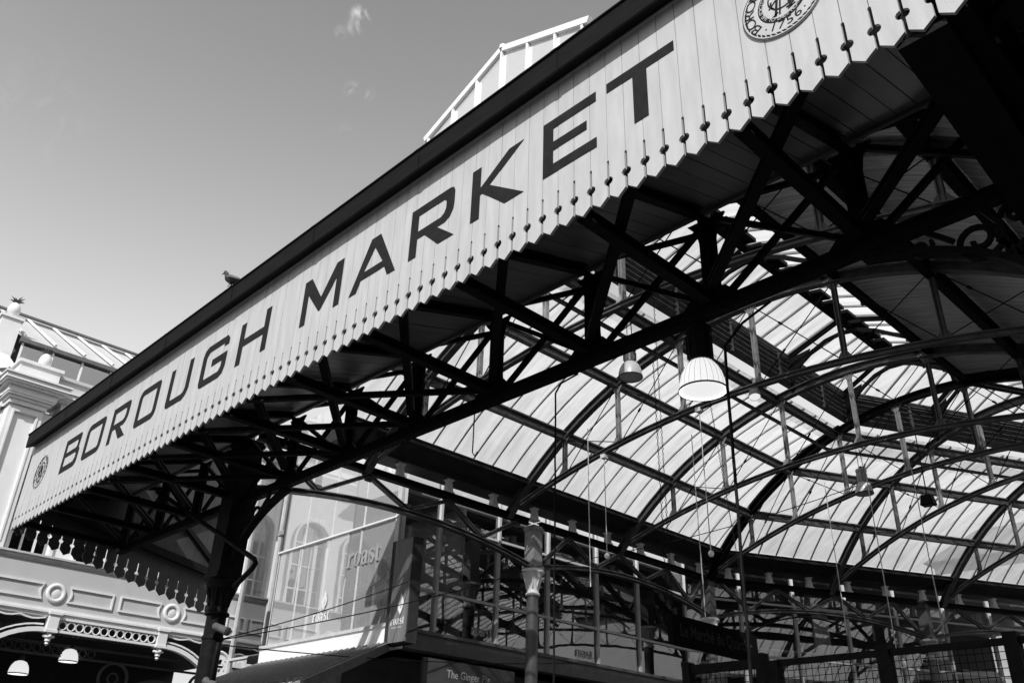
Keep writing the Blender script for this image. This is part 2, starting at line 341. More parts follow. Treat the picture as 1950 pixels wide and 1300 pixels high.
# roof and back wall of the canopy's left wing
# right-hand return, a deep black girder seen from below
MB().hexa([(-1.08, 4.03, 5.55), (-.98, 4.03, 5.55), (-.98, 7.6, 5.02), (-1.08, 7.6, 5.02), (-1.08, 4.03, 8.3), (-.98, 4.03, 8.3), (-.98, 7.6, 9.2), (-1.08, 7.6, 9.2)]).hexa([(-1.12, 4.03, 5.50), (-.84, 4.03, 5.50), (-.84, 7.6, 4.97), (-1.12, 7.6, 4.97), (-1.12, 4.03, 5.545), (-.84, 4.03, 5.545), (-.84, 7.6, 5.015), (-1.12, 7.6, 5.015)]).box(-.97, 3.5, 4.1, 4.15, 5.7, 9.5).box(-.97, 3.5, 4.16, 9, 7.9, 8.0).bar((-.9, 4.1, 6.2), (-.9, 7.5, 5.6), .06, .1, X).bar((-.9, 4.1, 6.9), (-.9, 7.5, 7.4), .06, .1, X).build('end_return_girder', IRON, canopy)

# ---- letters of the sign, real raised lettering 3 mm proud of the boards
H_, T_ = .565, .098
def rr(x0, y0, x1, y1, r, n=5):
    """rounded rectangle loop, r = (bl, br, tr, tl)"""
    out = []
    for (cx_, cy_, rad, a0) in ((x0+r[0], y0+r[0], r[0], pi), (x1-r[1], y0+r[1], r[1], 1.5*pi), (x1-r[2], y1-r[2], r[2], 0), (x0+r[3], y1-r[3], r[3], .5*pi)):
        if rad < 1e-4: out.append((cx_, cy_)); continue
        for k in range(n+1):
            a = a0+k*(pi/2)/n; out.append((cx_+rad*cos(a), cy_+rad*sin(a)))
    return out
def G_(ch, w):
    h, t, v = H_, T_, T_*1.15
    if ch == 'O': return [rr(0, 0, w, h, (.07, .13, .07, .13)), rr(v, t, w-v, h-t, (.02, .05, .02, .05))[::-1]]
    if ch == 'B': return [[(0, 0)]+rr(0, 0, w, h/2+.02, (0, .12, .05, 0))[1:13]+[(w-.05, h/2+.045)]+rr(0, h/2, w-.03, h, (0, .05, .06, 0))[7:13]+[(0, h)], [(v, t), (v, h/2-.03), (w-v-.05, h/2-.03), (w-v, h/2-.07), (w-v, t+.06), (w-v-.06, t)], [(v, h/2+.05), (v, h-t), (w-v-.07, h-t), (w-v-.03, h-t-.03), (w-v-.03, h/2+.08), (w-v-.07, h/2+.05)]]
    if ch == 'R': return [[(0, 0), (v, 0), (v, .20), (.22, .20), (w-.20, 0), (w+.02, 0), (w-.23, .20), (w-.12, .20), (w-.05, .235), (w-.01, .30), (w, .37), (w, h-.06), (w-.02, h-.015), (w-.07, h), (0, h)], [(v, .285), (v, h-t), (w-v-.03, h-t), (w-v, h-t-.03), (w-v, .36), (w-v-.025, .31), (w-v-.07, .285)]]
    if ch == 'U': return [[(0, .07), (.02, .02), (.07, 0), (w-.14, 0), (w-.05, .05), (w, .14), (w, h), (w-v, h), (w-v, .17), (w-v-.03, t+.02), (w-v-.08, t), (v+.02, t), (v, t+.02), (v, h), (0, h)]]
    if ch == 'G': return [[(0, .07), (.02, .02), (.07, 0), (w-.13, 0), (w-.04, .04), (w, .13), (w, .33), (w*.42, .33), (w*.42, .33-t), (w-v, .33-t), (w-v, .15), (w-v-.05, t), (v+.02, t), (v, t+.02), (v, h-t-.06), (v+.06, h-t), (w-v, h-t), (w-v, h-t-.04), (w, h-t-.04), (w, h-.06), (w-.06, h), (.12, h), (.03, h-.04), (0, h-.13)]]
    if ch == 'H': return [[(0, 0), (v, 0), (v, .235), (w-v, .235), (w-v, 0), (w, 0), (w, h), (w-v, h), (w-v, .235+t), (v, .235+t), (v, h), (0, h)]]
    if ch == 'M': return [[(0, 0), (v*.92, 0), (v*.92, h-.20), (w/2-.015, .07), (w/2+.015, .07), (w-v*.92, h-.20), (w-v*.92, 0), (w, 0), (w, h), (w-.13, h), (w/2, .24), (.13, h), (0, h)]]
    if ch == 'A': return [[(0, 0), (.125, 0), (.185, .12), (w-.185, .12), (w-.125, 0), (w, 0), (w/2+.075, h), (w/2-.075, h)], [(.225, .205), (w/2, h-.13), (w-.225, .205)]]
    if ch == 'K': return [[(0, 0), (v, 0), (v, .255), (v+.03, .255), (w-.20, 0), (w+.03, 0), (.235, .30), (w+.02, h), (w-.16, h), (v+.01, .335), (v, .335), (v, h), (0, h)]]
    if ch == 'E': return [[(0, 0), (w, 0), (w, t), (v, t), (v, .235), (w-.10, .235), (w-.10, .235+t*.93), (v, .235+t*.93), (v, h-t), (w, h-t), (w, h), (0, h)]]
    if ch == 'T': return [[(w/2-v/2-.01, 0), (w/2+v/2+.01, 0), (w/2+v/2+.01, h-t), (w, h-t), (w, h), (0, h), (0, h-t), (w/2-v/2-.01, h-t)]]
SIGN = [('B', -14.60, .70), ('O', -13.69, .70), ('R', -12.72, .62), ('O', -11.80, .68), ('U', -10.82, .64), ('G', -9.89, .66), ('H', -8.95, .69), ('M', -7.55, .74), ('A', -6.63, .76), ('R', -5.67, .63), ('K', -4.80, .63), ('E', -3.92, .575), ('T', -3.235, .645)]
for ch, x0, w in SIGN:
    MB().prism(G_(ch, w), (x0, FY-.0015, 6.098), X, Z, .003).build('sign_letter', LETTER, canopy)

# ---- text helper (built-in font)
def text_mesh(body, size=1, bold=False):
    cu = bpy.data.curves.new('t', 'FONT'); cu.body = body; cu.size = size; cu.align_x = 'CENTER'; cu.resolution_u = 3
    if bold: cu.offset = .012*size
    ob = bpy.data.objects.new('t', cu); COL.objects.link(ob)
    dg = bpy.context.evaluated_depsgraph_get(); me = bpy.data.meshes.new_from_object(ob.evaluated_get(dg))
    vs = [tuple(v.co) for v in me.vertices]; fs = [tuple(p.vertices) for p in me.polygons]
    bpy.data.objects.remove(ob); bpy.data.meshes.remove(me); return vs, fs
def place_text(mb, body, o, ux, uy, size, sx=1, rot=0, bold=False, c=(0, 0)):
    vs, fs = text_mesh(body, size, bold); o = Vector(o); ux = Vector(ux); uy = Vector(uy)
    mb.add([o+ux*(c[0]+(x*sx)*cos(rot)-y*sin(rot))+uy*(c[1]+(x*sx)*sin(rot)+y*cos(rot)) for x, y, z in vs], fs)
def ring(r0, r1, n=64): return [[(r1*cos(2*pi*k/n), r1*sin(2*pi*k/n)) for k in range(n)], [(r0*cos(-2*pi*k/n), r0*sin(-2*pi*k/n)) for k in range(n)]]
def seal(cx, cz, R, disc):
    o = (cx, FY, cz); k = R/.30
    root = None
    if disc:
        root = MB().prism([ring(.01, R)[0]], (cx, FY-.002, cz), X, Z, .012).build('roundel', CREAM, canopy); yo = FY-.0145
    else: yo = FY-.003
    m = MB()
    m.prism(ring(R*.985, R) if not disc else ring(R*.98, R*.995), (cx, yo, cz), X, Z, .0015)
    for i in range(44):       # rope border
        a = 2*pi*i/44; b = a+2*pi/44*.66; s_ = .06
        m.prism([[(R*.895*cos(a), R*.895*sin(a)), (R*.895*cos(b), R*.895*sin(b)), (R*.94*cos(b+s_), R*.94*sin(b+s_)), (R*.94*cos(a+s_), R*.94*sin(a+s_))]], (cx, yo, cz), X, Z, .0015)
    m.prism(ring(R*.50, R*.60), (cx, yo, cz), X, Z, .0015)
    txt = 'BOROUGH MARKET'; 
    for i, c in enumerate(txt):
        a = radians(212)-i*radians(244)/(len(txt)-1)
        if c != ' ': place_text(m, c, (cx, yo-.0015, cz), X, Z, .105*k, 1.25, a-pi/2, c=(R*.70*cos(a), R*.70*sin(a)))
    for i, c in enumerate('1756'):
        a = radians(270-24+16*i)
        place_text(m, c, (cx, yo-.0015, cz), X, Z, .095*k, 1.2, a+pi/2, c=(R*.82*cos(a), R*.82*sin(a)))
    for a in (radians(232), radians(308)): m.prism([[(R*.76*cos(a)+.006*k*cos(t), R*.76*sin(a)+.006*k*sin(t)) for t in [j*pi/4 for j in range(8)]]], (cx, yo, cz), X, Z, .0015)
    # monogram: interlaced letters
    bar = lambda x0, y0, x1, y1, w: m.sweep([(cx+x0*k, yo-.001, cz+y0*k), (cx+x1*k, yo-.001, cz+y1*k)], Y, .002, w*k)
    def arc(cx_, cy_, rx, ry, a0, a1, w): m.sweep([(cx+k*(cx_+rx*cos(radians(a0+(a1-a0)*i/14))), yo-.0008, cz+k*(cy_+ry*sin(radians(a0+(a1-a0)*i/14)))) for i in range(15)], Y, .002, w*k)
    bar(-.06, -.12, -.02, .12, .018); bar(-.03, -.12, .0, .12, .012); bar(.055, -.11, .02, .12, .018); bar(-.02, .11, .075, -.08, .014)
    arc(0, 0, .085, .075, -200, 80, .013); arc(.02, .05, .06, .05, -90, 90, .014); arc(.02, -.045, .065, .05, -90, 90, .014)
    arc(-.05, .03, .05, .07, 90, 250, .010); bar(-.10, -.03, -.045, .02, .012); bar(-.09, -.12, -.04, -.095, .012); bar(.03, -.115, .085, -.095, .012)
    m.build('roundel_print', LETTER, root or canopy)
    m = MB()   # pale lettering on the dark ring
    t2 = 'THE BOROUGH MARKET IN THE PARISH . SEAL OF '
    for i, c in enumerate('COMMON SEAL OF THE BOROUGH MARKET IN THE PARISH'):
        a = radians(-30)-i*2*pi/48
        if c != ' ': place_text(m, c, (cx, yo-.004, cz), X, Z, .042*k, 1, a+pi/2, c=(R*.57*cos(a), R*.57*sin(a)))
    m.build('ring_print', CREAM, root or canopy)
seal(-1.72, 6.38, .30, True); seal(-15.62, 6.39, .29, False)

# ================================================================== CANOPY GIRDER
gird = thing('lattice_girder', 'black riveted lattice girder running behind the sign canopy, with crossed braces and scroll brackets', 'girder', (-6.3, 5.8, 5.5))
YB, ZB, ZT = 5.8, 5.52, 6.53
mb = MB().tbar((-16.2, YB, ZB), (-.7, YB, ZB), .10, .125, Y, .018)
for i in range(150):
    x = -11.9+i*.1
    if x < -.8:
        for yy in (-.03, .03): mb.lathe((x, YB+yy, ZB-.0625), [(.010, 0), (.010, -.008), (.001, -.011)], 6)
mb.build('bottom_chord', IRON, gird)
MB().tbar((-16.2, YB+.06, 6.72), (-.7, YB+.06, 6.72), .10, .12, Y, .02).build('top_chord', IRON, gird)
PL = lambda x, z: (x, YB, z)
for i in range(-3, 9):
    x = -11.94+1.395*i
    if i == 0: continue
    # flared post
    w0, w1 = .085, .085
    prof = [(x-.17, ZB+.08), (x-.10, ZB+.16), (x-w0, ZB+.28), (x-w0, ZT-.28), (x-.11, ZT-.15), (x-.20, ZT-.04), (x+.20, ZT-.04), (x+.11, ZT-.15), (x+w0, ZT-.28), (x+w0, ZB+.28), (x+.10, ZB+.16), (x+.17, ZB+.08)]
    MB().prism([prof[::-1]], (0, YB, 0), X, Z, -.03).bar((x, YB, ZB+.1), (x, YB, ZT-.06), .09, .13, X).build('post', IRON, gird)
    MB().prism([[(x-.28, ZB+.055), (x+.28, ZB+.055), (x+.17, ZB+.17), (x-.17, ZB+.17)]], (0, YB-.03, 0), X, Z, .02).build('gusset', IRON, gird)
    if i < 8:
        a, b = x, x+1.395
        MB().tbar((a+.10, YB-.045, ZT-.10), (b-.16, YB-.045, ZB+.14), .05, .05, Y).build('diagonal_brace', IRON, gird)
        MB().tbar((b-.10, YB+.045, ZT-.10), (a+.16, YB+.045, ZB+.14), .05, .05, Y).build('diagonal_brace', IRON, gird)
        MB().tbar((b-.1, YB+.09, ZT-.12), (a+.1, YB+.09, ZT+.14), .045, .05, Y).build('upper_brace', IRON, gird)
a, b = -11.94, -10.545
MB().tbar((a+.2, YB-.045, ZT-.10), (b-.16, YB-.045, ZB+.14), .05, .05, Y).build('diagonal_brace', IRON, gird)
MB().tbar((b-.10, YB+.045, ZT-.10), (a+.2, YB+.045, ZB+.14), .05, .05, Y).build('diagonal_brace', IRON, gird)
# scroll brackets
def spiral(cx, cz, r0, r1, a0, a1, n=26): return [(cx+(r0+(r1-r0)*k/n)*cos(radians(a0+(a1-a0)*k/n)), YB, cz+(r0+(r1-r0)*k/n)*sin(radians(a0+(a1-a0)*k/n))) for k in range(n+1)]
def scroll_bracket(xc, s):
    m = MB(); n = 18
    A = [(xc+s*((1-q)**2*.20+2*q*(1-q)*.40+q*q*1.42), YB, (1-q)**2*4.62+2*q*(1-q)*5.16+q*q*5.42) for q in [k/n for k in range(n+1)]]
    m.sweep(A, Y, .11, .055)
    P = lambda *l: [(xc+s*x, YB, z) for x, z in l]
    def sp(cx, cz, r0, r1, a0, a1, w=.035):
        pts = spiral(0, 0, r0, r1, a0, a1); m.sweep([(xc+s*(cx+p[0]), YB, cz+p[2]) for p in pts], Y, .035, w)
    sp(.62, 5.22, .17, .035, 200, 720); sp(1.0, 5.32, .085, .02, 150, 600, .028); sp(.34, 5.02, .13, .03, 40, -480, .032)
    sp(.36, 5.33, .09, .03, 0, 430, .03)
    for l in (((.22, 4.7), (.27, 4.95), (.30, 5.2), (.24, 5.44)), ((.45, 5.1), (.47, 5.3), (.55, 5.44)), ((.78, 5.28), (.86, 5.36), (.95, 5.44)), ((1.08, 5.38), (1.2, 5.42), (1.3, 5.45)), ((.5, 5.17), (.42, 5.05), (.35, 4.9))): m.sweep(P(*l), Y, .035, .04)
    m.build('scroll_bracket', IRON, gird)
scroll_bracket(-11.94, 1); scroll_bracket(-.78, -1)

# ================================================================== COLUMNS
def column(label, x, y, zc, rs, wc, mshaft, mcap, mpier, ztop, group='cast iron columns', piw=.17):
    t = thing('cast_iron_column', label, 'column', (x, y, 0), group)
    MB().lathe((x, y, 0), [(rs*1.7, 0), (rs*1.7, .25), (rs*1.3, .4), (rs*1.12, .5), (rs*1.05, zc*.4), (rs, zc-.52)], 24).build('shaft', mshaft, t, True)
    c = MB().lathe((x, y, zc-.52), [(rs, 0), (rs*1.22, .01), (rs*1.26, .03), (rs*1.22, .05), (rs*1.0, .06), (rs*1.0, .13), (rs*1.06, .2), (rs*1.25, .30), (rs*1.5, .37), (rs*1.6, .385), (rs*1.6, .40), (wc*.95, .43), (wc, .45), (wc, .465), (wc*.96, .475), (wc*.96, .5), (.001, .50)], 24)
    for k in range(8):          # leaf ribs on the bell
        a = k*pi/4; d = Vector((cos(a), sin(a), 0)); cc = Vector((x, y, zc-.52))
        c.tube([cc+d*rs*1.02+Z*.13, cc+d*rs*1.12+Z*.22, cc+d*rs*1.36+Z*.31, cc+d*rs*1.6+Z*.37], [.012, .016, .016, .006], 6)
    c.build('capital', mcap, t, True)
    m = MB().box(x-piw, x+piw, y-piw, y+piw, zc-.02, ztop)
    m.box(x-piw-.03, x+piw+.03, y-piw-.03, y+piw+.03, zc-.018, zc+.06).box(x-piw-.02, x+piw+.02, y-piw-.02, y+piw+.02, ztop-.10, ztop-.04)
    m.build('pier', mpier, t, bevel=.008)
    return t
XL = -11.94
c1 = column('black cast iron column under the left end of the sign canopy, two cameras strapped to it', XL, 5.8, 4.40, .135, .235, IRON, IRON, IRON, 6.48, piw=.18)
column('black cast iron column under the right end of the sign canopy', -.78, 5.8, 4.40, .135, .235, IRON, IRON, IRON, 6.48, piw=.18)
column('grey column with sunlit white capital in front of the restaurant windows', XL, 12.08, 5.74, .115, .225, SHAFT, CAPM, IRON3, 6.58, piw=.125)
column('column with white capital half hidden behind the black hanging sign', XL, 18.0, 5.74, .115, .225, SHAFT, CAPM, IRON2, 6.58, piw=.125)

# segment frames: seg 1 straight nave, seg 2 turned 27 degrees to the right
TA = radians(27); P0 = Vector((XL, 18.1, 0)); N2 = Vector((cos(TA), -sin(TA), 0)); D2 = Vector((sin(TA), cos(TA), 0))
MT = math.tan(TA/2)
def S1(u, s, z): return Vector((XL+u, s, z))
def S2(u, s, z): return P0+N2*u+D2*s+Z*z
SEG = {1: (S1, X, Y), 2: (S2, N2, D2)}
UC, HS, RISE, ZS = 5.64, 5.64, 2.5, 6.68
RA = (HS*HS+RISE*RISE)/(2*RISE)
def zarc(u): return ZS+RISE-RA+sqrt(max(0, RA*RA-(u-UC)**2))
def ztie(u): return ZS+.95*(1-((u-UC)/HS)**2)
column('column with pale capital at the far end of the curved market roof', *(S2(0, 6.1, 0).xy), 5.74, .115, .225, SHAFT, IRON3, IRON2, 6.58, piw=.125)

# ------------------------------------------------------------------ roof trusses
UPOST = [1.49, 2.79, 4.2, 5.64, 7.08, 8.49, 9.79]
def roof_truss(seg, s, label, mitre=False, lit=True):
    f, nu, ds = SEG[seg]
    if mitre:
        nm = (N2*1+X*1).normalized(); k = 1/cos(TA/2)
        g = lambda u, z: Vector((XL, 18.1, 0))+Vector((1, -MT, 0))*u+Z*z
        nrm = Vector((MT, 1, 0)).normalized()
    else:
        g = lambda u, z: f(u, s, z); nrm = ds
    t = thing('arched_roof_truss', label, 'roof truss', tuple(g(UC, ZS)), 'arched iron trusses carrying the glass roof')
    us = [HS*2*k/36 for k in range(37)]
    MB().isweep([g(u, zarc(u)-.06) for u in us], nrm, .13, .15, .022).build('arch_rib', IRON2 if not mitre else IRON, t)
    us2 = [.35+(2*HS-.7)*k/24 for k in range(25)]
    MB().isweep([g(u, ztie(u)) for u in us2], nrm, .09, .085, .018).build('tie', IRON2, t)
    pr = None
    for i, u in enumerate(UPOST):
        m = MB().tbar(g(u, ztie(u)+.03), g(u, zarc(u)-.12), .075, .07, nrm, .016)
        d = Vector(g(1, 0)-g(0, 0)).normalized()
        m.prism([[(-.12, 0), (.12, 0), (.05, .11), (-.05, .11)]], g(u, ztie(u)+.03)-nrm*.008, d, Z, .016)
        m.prism([[(-.13, 0), (.13, 0), (.04, -.14), (-.04, -.14)][::-1]], g(u, zarc(u)-.12)-nrm*.008, d, Z, .016)
        m.build('post', IRON3 if i in (1, 2, 3) else IRON2, t)  # posts left of the crown paler: sunlight on them put into the colour
        if i:
            u0 = UPOST[i-1]
            r_ = MB()
            for (a, b) in (((u0+.08, ztie(u0)+.06), (u-.08, zarc(u)-.18)), ((u0+.08, zarc(u0)-.18), (u-.08, ztie(u)+.06))):
                A, B = g(*a), g(*b); r_.tube([A, B], .009, 6); M_ = A.lerp(B, .3); r_.tube([M_, A.lerp(B, .34)], .02, 6)
            r_.build('tie_rod', IRON, t)
    # arched frame inside the lantern
    ax = [(4.50, 9.02), (4.50, 9.22), (4.56, 9.40), (4.72, 9.57), (4.98, 9.74), (5.3, 9.88), (5.64, 9.93), (5.98, 9.88), (6.3, 9.74), (6.56, 9.57), (6.84, 9.40), (6.92, 9.22), (6.94, 9.02)]
    MB().sweep([g(a, b) for a, b in ax], nrm, .05, .07).build('lantern_arch', IRON, t)
    for ue in (4.42, 6.98): MB().tbar(g(ue, 9.76), g(5.64+(.06 if ue > 5 else -.06), 10.19), .07, .07, nrm).build('lantern_rafter', IRON, t)
    MB().prism([[(4.46, 9.35), (4.60, 9.42), (4.84, 9.60), (4.98, 9.82), (4.46, 9.74)]], g(0, 0)-nrm*.01, Vector(g(1, 0)-g(0, 0)), Z, .02).build('gusset', IRON, t)
    return t
lab = {(1, 8.0): 'arched truss nearest the black canopy girder', (1, 11.37): 'arched truss carrying the small round floodlight', (1, 14.74): 'arched truss in front of the bend in the glass roof'}
for k_, s_ in enumerate((8.0, 11.37, 14.74)): roof_truss(1, s_, lab[(1, s_)])
roof_truss(1, 0, 'arched truss set diagonally where the glass roof bends', True)
for s_, l_ in ((3.37, 'first arched truss beyond the bend in the glass roof'), (6.74, 'second arched truss beyond the bend in the glass roof'), (10.1, 'third arched truss beyond the bend in the glass roof'), (13.5, 'farthest arched truss of the glass roof')): roof_truss(2, s_, l_)

# ------------------------------------------------------------------ eaves trusses along the columns
def eaves_truss(f, sd, s0, s1, tops, bots, label):
    t = thing('eaves_truss', label, 'lattice truss', tuple(f(0, (s0+s1)/2, 6.1)), 'eaves trusses between the columns')
    Lb = s1-s0; a0, a1 = s0+.15, s1-.15
    zb = lambda q: 5.76+.36*(1-(2*(q-s0)/Lb-1)**2)
    nrm = (f(1, 0, 0)-f(0, 0, 0)).normalized()
    MB().tbar(f(0, a0, 6.64), f(0, a1, 6.64), .13, .12, nrm).build('top_chord', IRON, t)
    MB().isweep([f(0, a0+(a1-a0)*k/16, zb(a0+(a1-a0)*k/16)) for k in range(17)], -nrm, .13, .085).build('bottom_chord', IRON2, t)
    seq = sorted([(s0+Lb*q, 6.56) for q in tops]+[(s0+Lb*q, zb(s0+Lb*q)+.05) for q in bots])
    for (p, q) in zip(seq[:-1], seq[1:]):
        MB().tbar(f(0, p[0], p[1]), f(0, q[0], q[1]), .085, .07, nrm).build('diagonal_brace', IRON2, t)
    d = sd
    for q in seq:
        up = q[1] > 6.4
        sh = [(-.15, 0), (.15, 0), (.06, -.12 if up else .12), (-.06, -.12 if up else .12)]
        MB().prism([sh[::-1] if up else sh], f(0, q[0], q[1]+(.01 if up else -.02))-nrm*.01, d, Z, .02).build('gusset', IRON2, t)
    return t
eaves_truss(S1, Y, 5.8, 12.08, [.07, .36, .645, .92], [.21, .5, .78], 'lattice truss on the left in front of the bright restaurant front')
eaves_truss(S1, Y, 12.08, 18.0, [.17, .45, .73, .97], [.03, .31, .59, .87], 'lattice truss beside the restaurant side windows, before the bend')
eaves_truss(S2, D2, .0, 6.1, [.05, .3, .58, .85], [.17, .44, .71, .97], 'lattice truss just beyond the bend above the wire mesh fence')
eaves_truss(S2, D2, 6.1, 12.2, [.17, .45, .73, .97], [.03, .31, .59, .87], 'farthest lattice truss at the right edge')

# ================================================================== GLASS ROOF
roof = thing('glazed_market_roof', 'arched glass market roof with iron purlins, louvred lantern and one boarded slope', 'roof', (-6.3, 14, 6.7))
def mitre_s(seg, u): return 18.1-MT*u if seg == 1 else MT*u
UG = [-.18, .5, 1.0, 1.49, 2.1, 2.79, 3.4, 4.2]
def zroof(u): return zarc(max(0, u))+.06
S1a = 5.9; S2b = 16.5
def surf(seg, ua, ub, n, name, m, off=0, parent=roof, th=0, sa=None, sb=None):
    f = SEG[seg][0]; mb = MB(); us = [ua+(ub-ua)*k/n for k in range(n+1)]
    for k in range(n):
        u0, u1 = us[k], us[k+1]
        e = lambda u: (S1a, mitre_s(1, u)) if seg == 1 else (mitre_s(2, u), S2b)
        a0, b0 = e(u0); a1, b1 = e(u1)
        mb.add([f(u0, a0, zroof(u0)+off), f(u1, a1, zroof(u1)+off), f(u1, b1, zroof(u1)+off), f(u0, b0, zroof(u0)+off)], [(0, 1, 2, 3)])
    return mb.build(name, m, parent)
tiers = [(.54, 1.49), (1.49, 2.79), (2.79, 4.2)]
for seg in (1, 2):
    f, nu, ds = SEG[seg]
    for (ua, ub) in tiers: surf(seg, ua, ub, 3, 'glazing', RGLASS)
    if seg == 2:
        for (ua, ub) in ((7.08, 8.49), (8.49, 9.79), (9.79, 11.4)): surf(seg, ua, ub, 3, 'glazing', RGLASS)
    # glazing bars
    pitch = 3.37/7
    mb = MB(); mbw = MB()
    def bars(ulist, mb, s_from, s_to):
        s = s_from
        while s < s_to:
            run = [u for u in ulist if (s > S1a and s < mitre_s(1, u)) or seg == 2]
            if seg == 2: run = [u for u in ulist if s > mitre_s(2, u)]
            if len(run) >= 2: mb.sweep([f(u, s, zroof(u)-.020) for u in run], ds, .014, .034); mb.sweep([f(u, s, zroof(u)-.040) for u in run], ds, .034, .006)
            s += pitch
    ug = [.54+(3.66)*k/16 for k in range(17)]
    bars(ug, mb, 8.0-pitch*4 if seg == 1 else .12, 18.3 if seg == 1 else S2b)
    if seg == 2: bars([7.08+(4.3)*k/16 for k in range(17)], mb, .3, S2b)
    mb.build('glazing_bars', mat('pale_glazing_bar', .5, .5, var=.2, spots=.3) if seg == 1 else IRON3, roof)
    # purlins
    for u in (1.49, 2.79, 4.12, 7.16, 8.49, 9.79):
        a, b = (S1a, mitre_s(1, u)) if seg == 1 else (mitre_s(2, u), S2b)
        deep = .17 if u < 7 else (.10 if u < 7.5 else .26)
        MB().tbar(f(u, a, zroof(u)-.05-deep/2), f(u, b, zroof(u)-.05-deep/2), .11, deep, nu, .03).build('purlin', IRON2 if u < 5 else IRON, roof)
    # thin rail under the louvres
    u = 3.85; a, b = (S1a, mitre_s(1, u)) if seg == 1 else (mitre_s(2, u), S2b)
    MB().tbar(f(u, a, zarc(u)-.25), f(u, b, zarc(u)-.25), .05, .06, nu, .015).build('lower_rail', IRON2, roof)
    # lantern: louvred side walls, glazed roof, ridge
    for u, sgn in ((4.45, 1), (7.0, -1)):
        a, b = (S1a, mitre_s(1, u)) if seg == 1 else (mitre_s(2, u), S2b)
        mb = MB()
        for k in range(6):
            z = zarc(u)+.04+k*.115
            A, B = f(u, a, z), f(u, b, z); mb.hexa([A-nu*.055*sgn, B-nu*.055*sgn, B+nu*.055*sgn+Z*.10, A+nu*.055*sgn+Z*.10, A-nu*.055*sgn+Z*.012, B-nu*.055*sgn+Z*.012, B+nu*.055*sgn+Z*.112, A+nu*.055*sgn+Z*.112])
        s = a
        while s < b: mb.bar(f(u, s, zarc(u)+.05), f(u, s, 9.78), .06, .1, ds); s += 1.685
        mb.tbar(f(u, a, 9.80), f(u, b, 9.80), .10, .10, nu)
        mb.build('lantern_louvres', IRON2, roof)
    for ua, ub in ((4.30, 5.64), (7.1, 5.64)):
        zz = lambda u: 9.84+(1-abs(u-UC)/1.4)*.50
        e = lambda u: (S1a, mitre_s(1, u)) if seg == 1 else (mitre_s(2, u), S2b)
        a0, b0 = e(ua); a1, b1 = e(ub)
        MB().add([f(ua, a0, zz(ua)), f(ub, a1, zz(ub)), f(ub, b1, zz(ub)), f(ua, b0, zz(ua))], [(0, 1, 2, 3)]).build('lantern_glazing', RGLASS, roof)
        mb = MB(); s = 6.1 if seg == 1 else .2
        while s < (18.3 if seg == 1 else S2b):
            if (seg == 1 and s < min(mitre_s(1, ua), mitre_s(1, ub))) or (seg == 2 and s > max(mitre_s(2, ua), mitre_s(2, ub))):
                mb.bar(f(ua, s, zz(ua)-.03), f(ub, s, zz(ub)-.03), .035, .04, ds)
            s += pitch
        mb.build('lantern_bars', IRON3, roof)
    a, b = (S1a, mitre_s(1, UC)) if seg == 1 else (mitre_s(2, UC), S2b)
    MB().tbar(f(UC, a, 10.25), f(UC, b, 10.25), .10, .14, nu).build('ridge_beam', IRON, roof)
    mb = MB(); s = a+.3
    while s < b-.4:
        for sg in (1,): mb.hexa([f(UC+.12, s, 10.06), f(UC+.42, s, 10.00), f(UC+.42, s+.36, 10.00), f(UC+.12, s+.36, 10.06), f(UC+.12, s, 10.12), f(UC+.42, s, 10.07), f(UC+.42, s+.36, 10.07), f(UC+.12, s+.36, 10.12)])
        mb.bar(f(UC+.08, s+.1, 10.2), f(UC+.3, s+.1, 9.95), .03, .03); mb.lathe(f(UC+.2, s+.43, 9.96), [(.03, 0), (.03, .05)], 8); s += .5
    mb.tbar(f(UC+.2, a, 10.02), f(UC+.2, b, 10.02), .06, .06, nu); mb.build('ridge_vent', IRON, roof)
# mitre valley beams
vp = [Vector((XL, 18.1, 0))+Vector((1, -MT, 0))*u+Z*(zroof(u)-.05) for u in [.5+3.8*k/16 for k in range(17)]]
MB().sweep(vp, Vector((MT, 1, 0)), .22, .05).build('valley_gutter', IRON, roof)
vp = [Vector((XL, 18.1, 0))+Vector((1, -MT, 0))*u+Z*(zroof(u)-.05) for u in [7.05+4.3*k/16 for k in range(17)]]
MB().sweep(vp, Vector((MT, 1, 0)), .22, .12).build('valley_gutter', IRON, roof)
# boarded right slope of the straight nave: planks follow the arch
mb = MB(); s = S1a; ub = [7.16+(4.32)*k/10 for k in range(11)]
while s < 17.2:
    w = .125; dz = random.uniform(-.004, .004)
    r_ = [u for u in ub if s+w < mitre_s(1, u)+.06]
    if len(r_) > 1:
        for u0, u1 in zip(r_[:-1], r_[1:]):
            mb.hexa([S1(u0, s+.004, zroof(u0)+dz), S1(u1, s+.004, zroof(u1)+dz), S1(u1, s+w-.004, zroof(u1)+dz+.002), S1(u0, s+w-.004, zroof(u0)+dz+.002),
                     S1(u0, s+.004, zroof(u0)+.03), S1(u1, s+.004, zroof(u1)+.03), S1(u1, s+w-.004, zroof(u1)+.03), S1(u0, s+w-.004, zroof(u0)+.03)])
    s += w
mb.build('ceiling_boards', BOARD, roof)
surf(1, 7.12, 11.48, 10, 'roof_covering', SLATE, .04)
# roof over the right aisle
MB().add([(XL+11.2, 5.9, 6.72), (8, 5.9, 7.6), (8, 18, 7.6), (XL+11.2, 18, 6.72)], [(0, 1, 2, 3)]).build('aisle_roof', BOARD, roof)
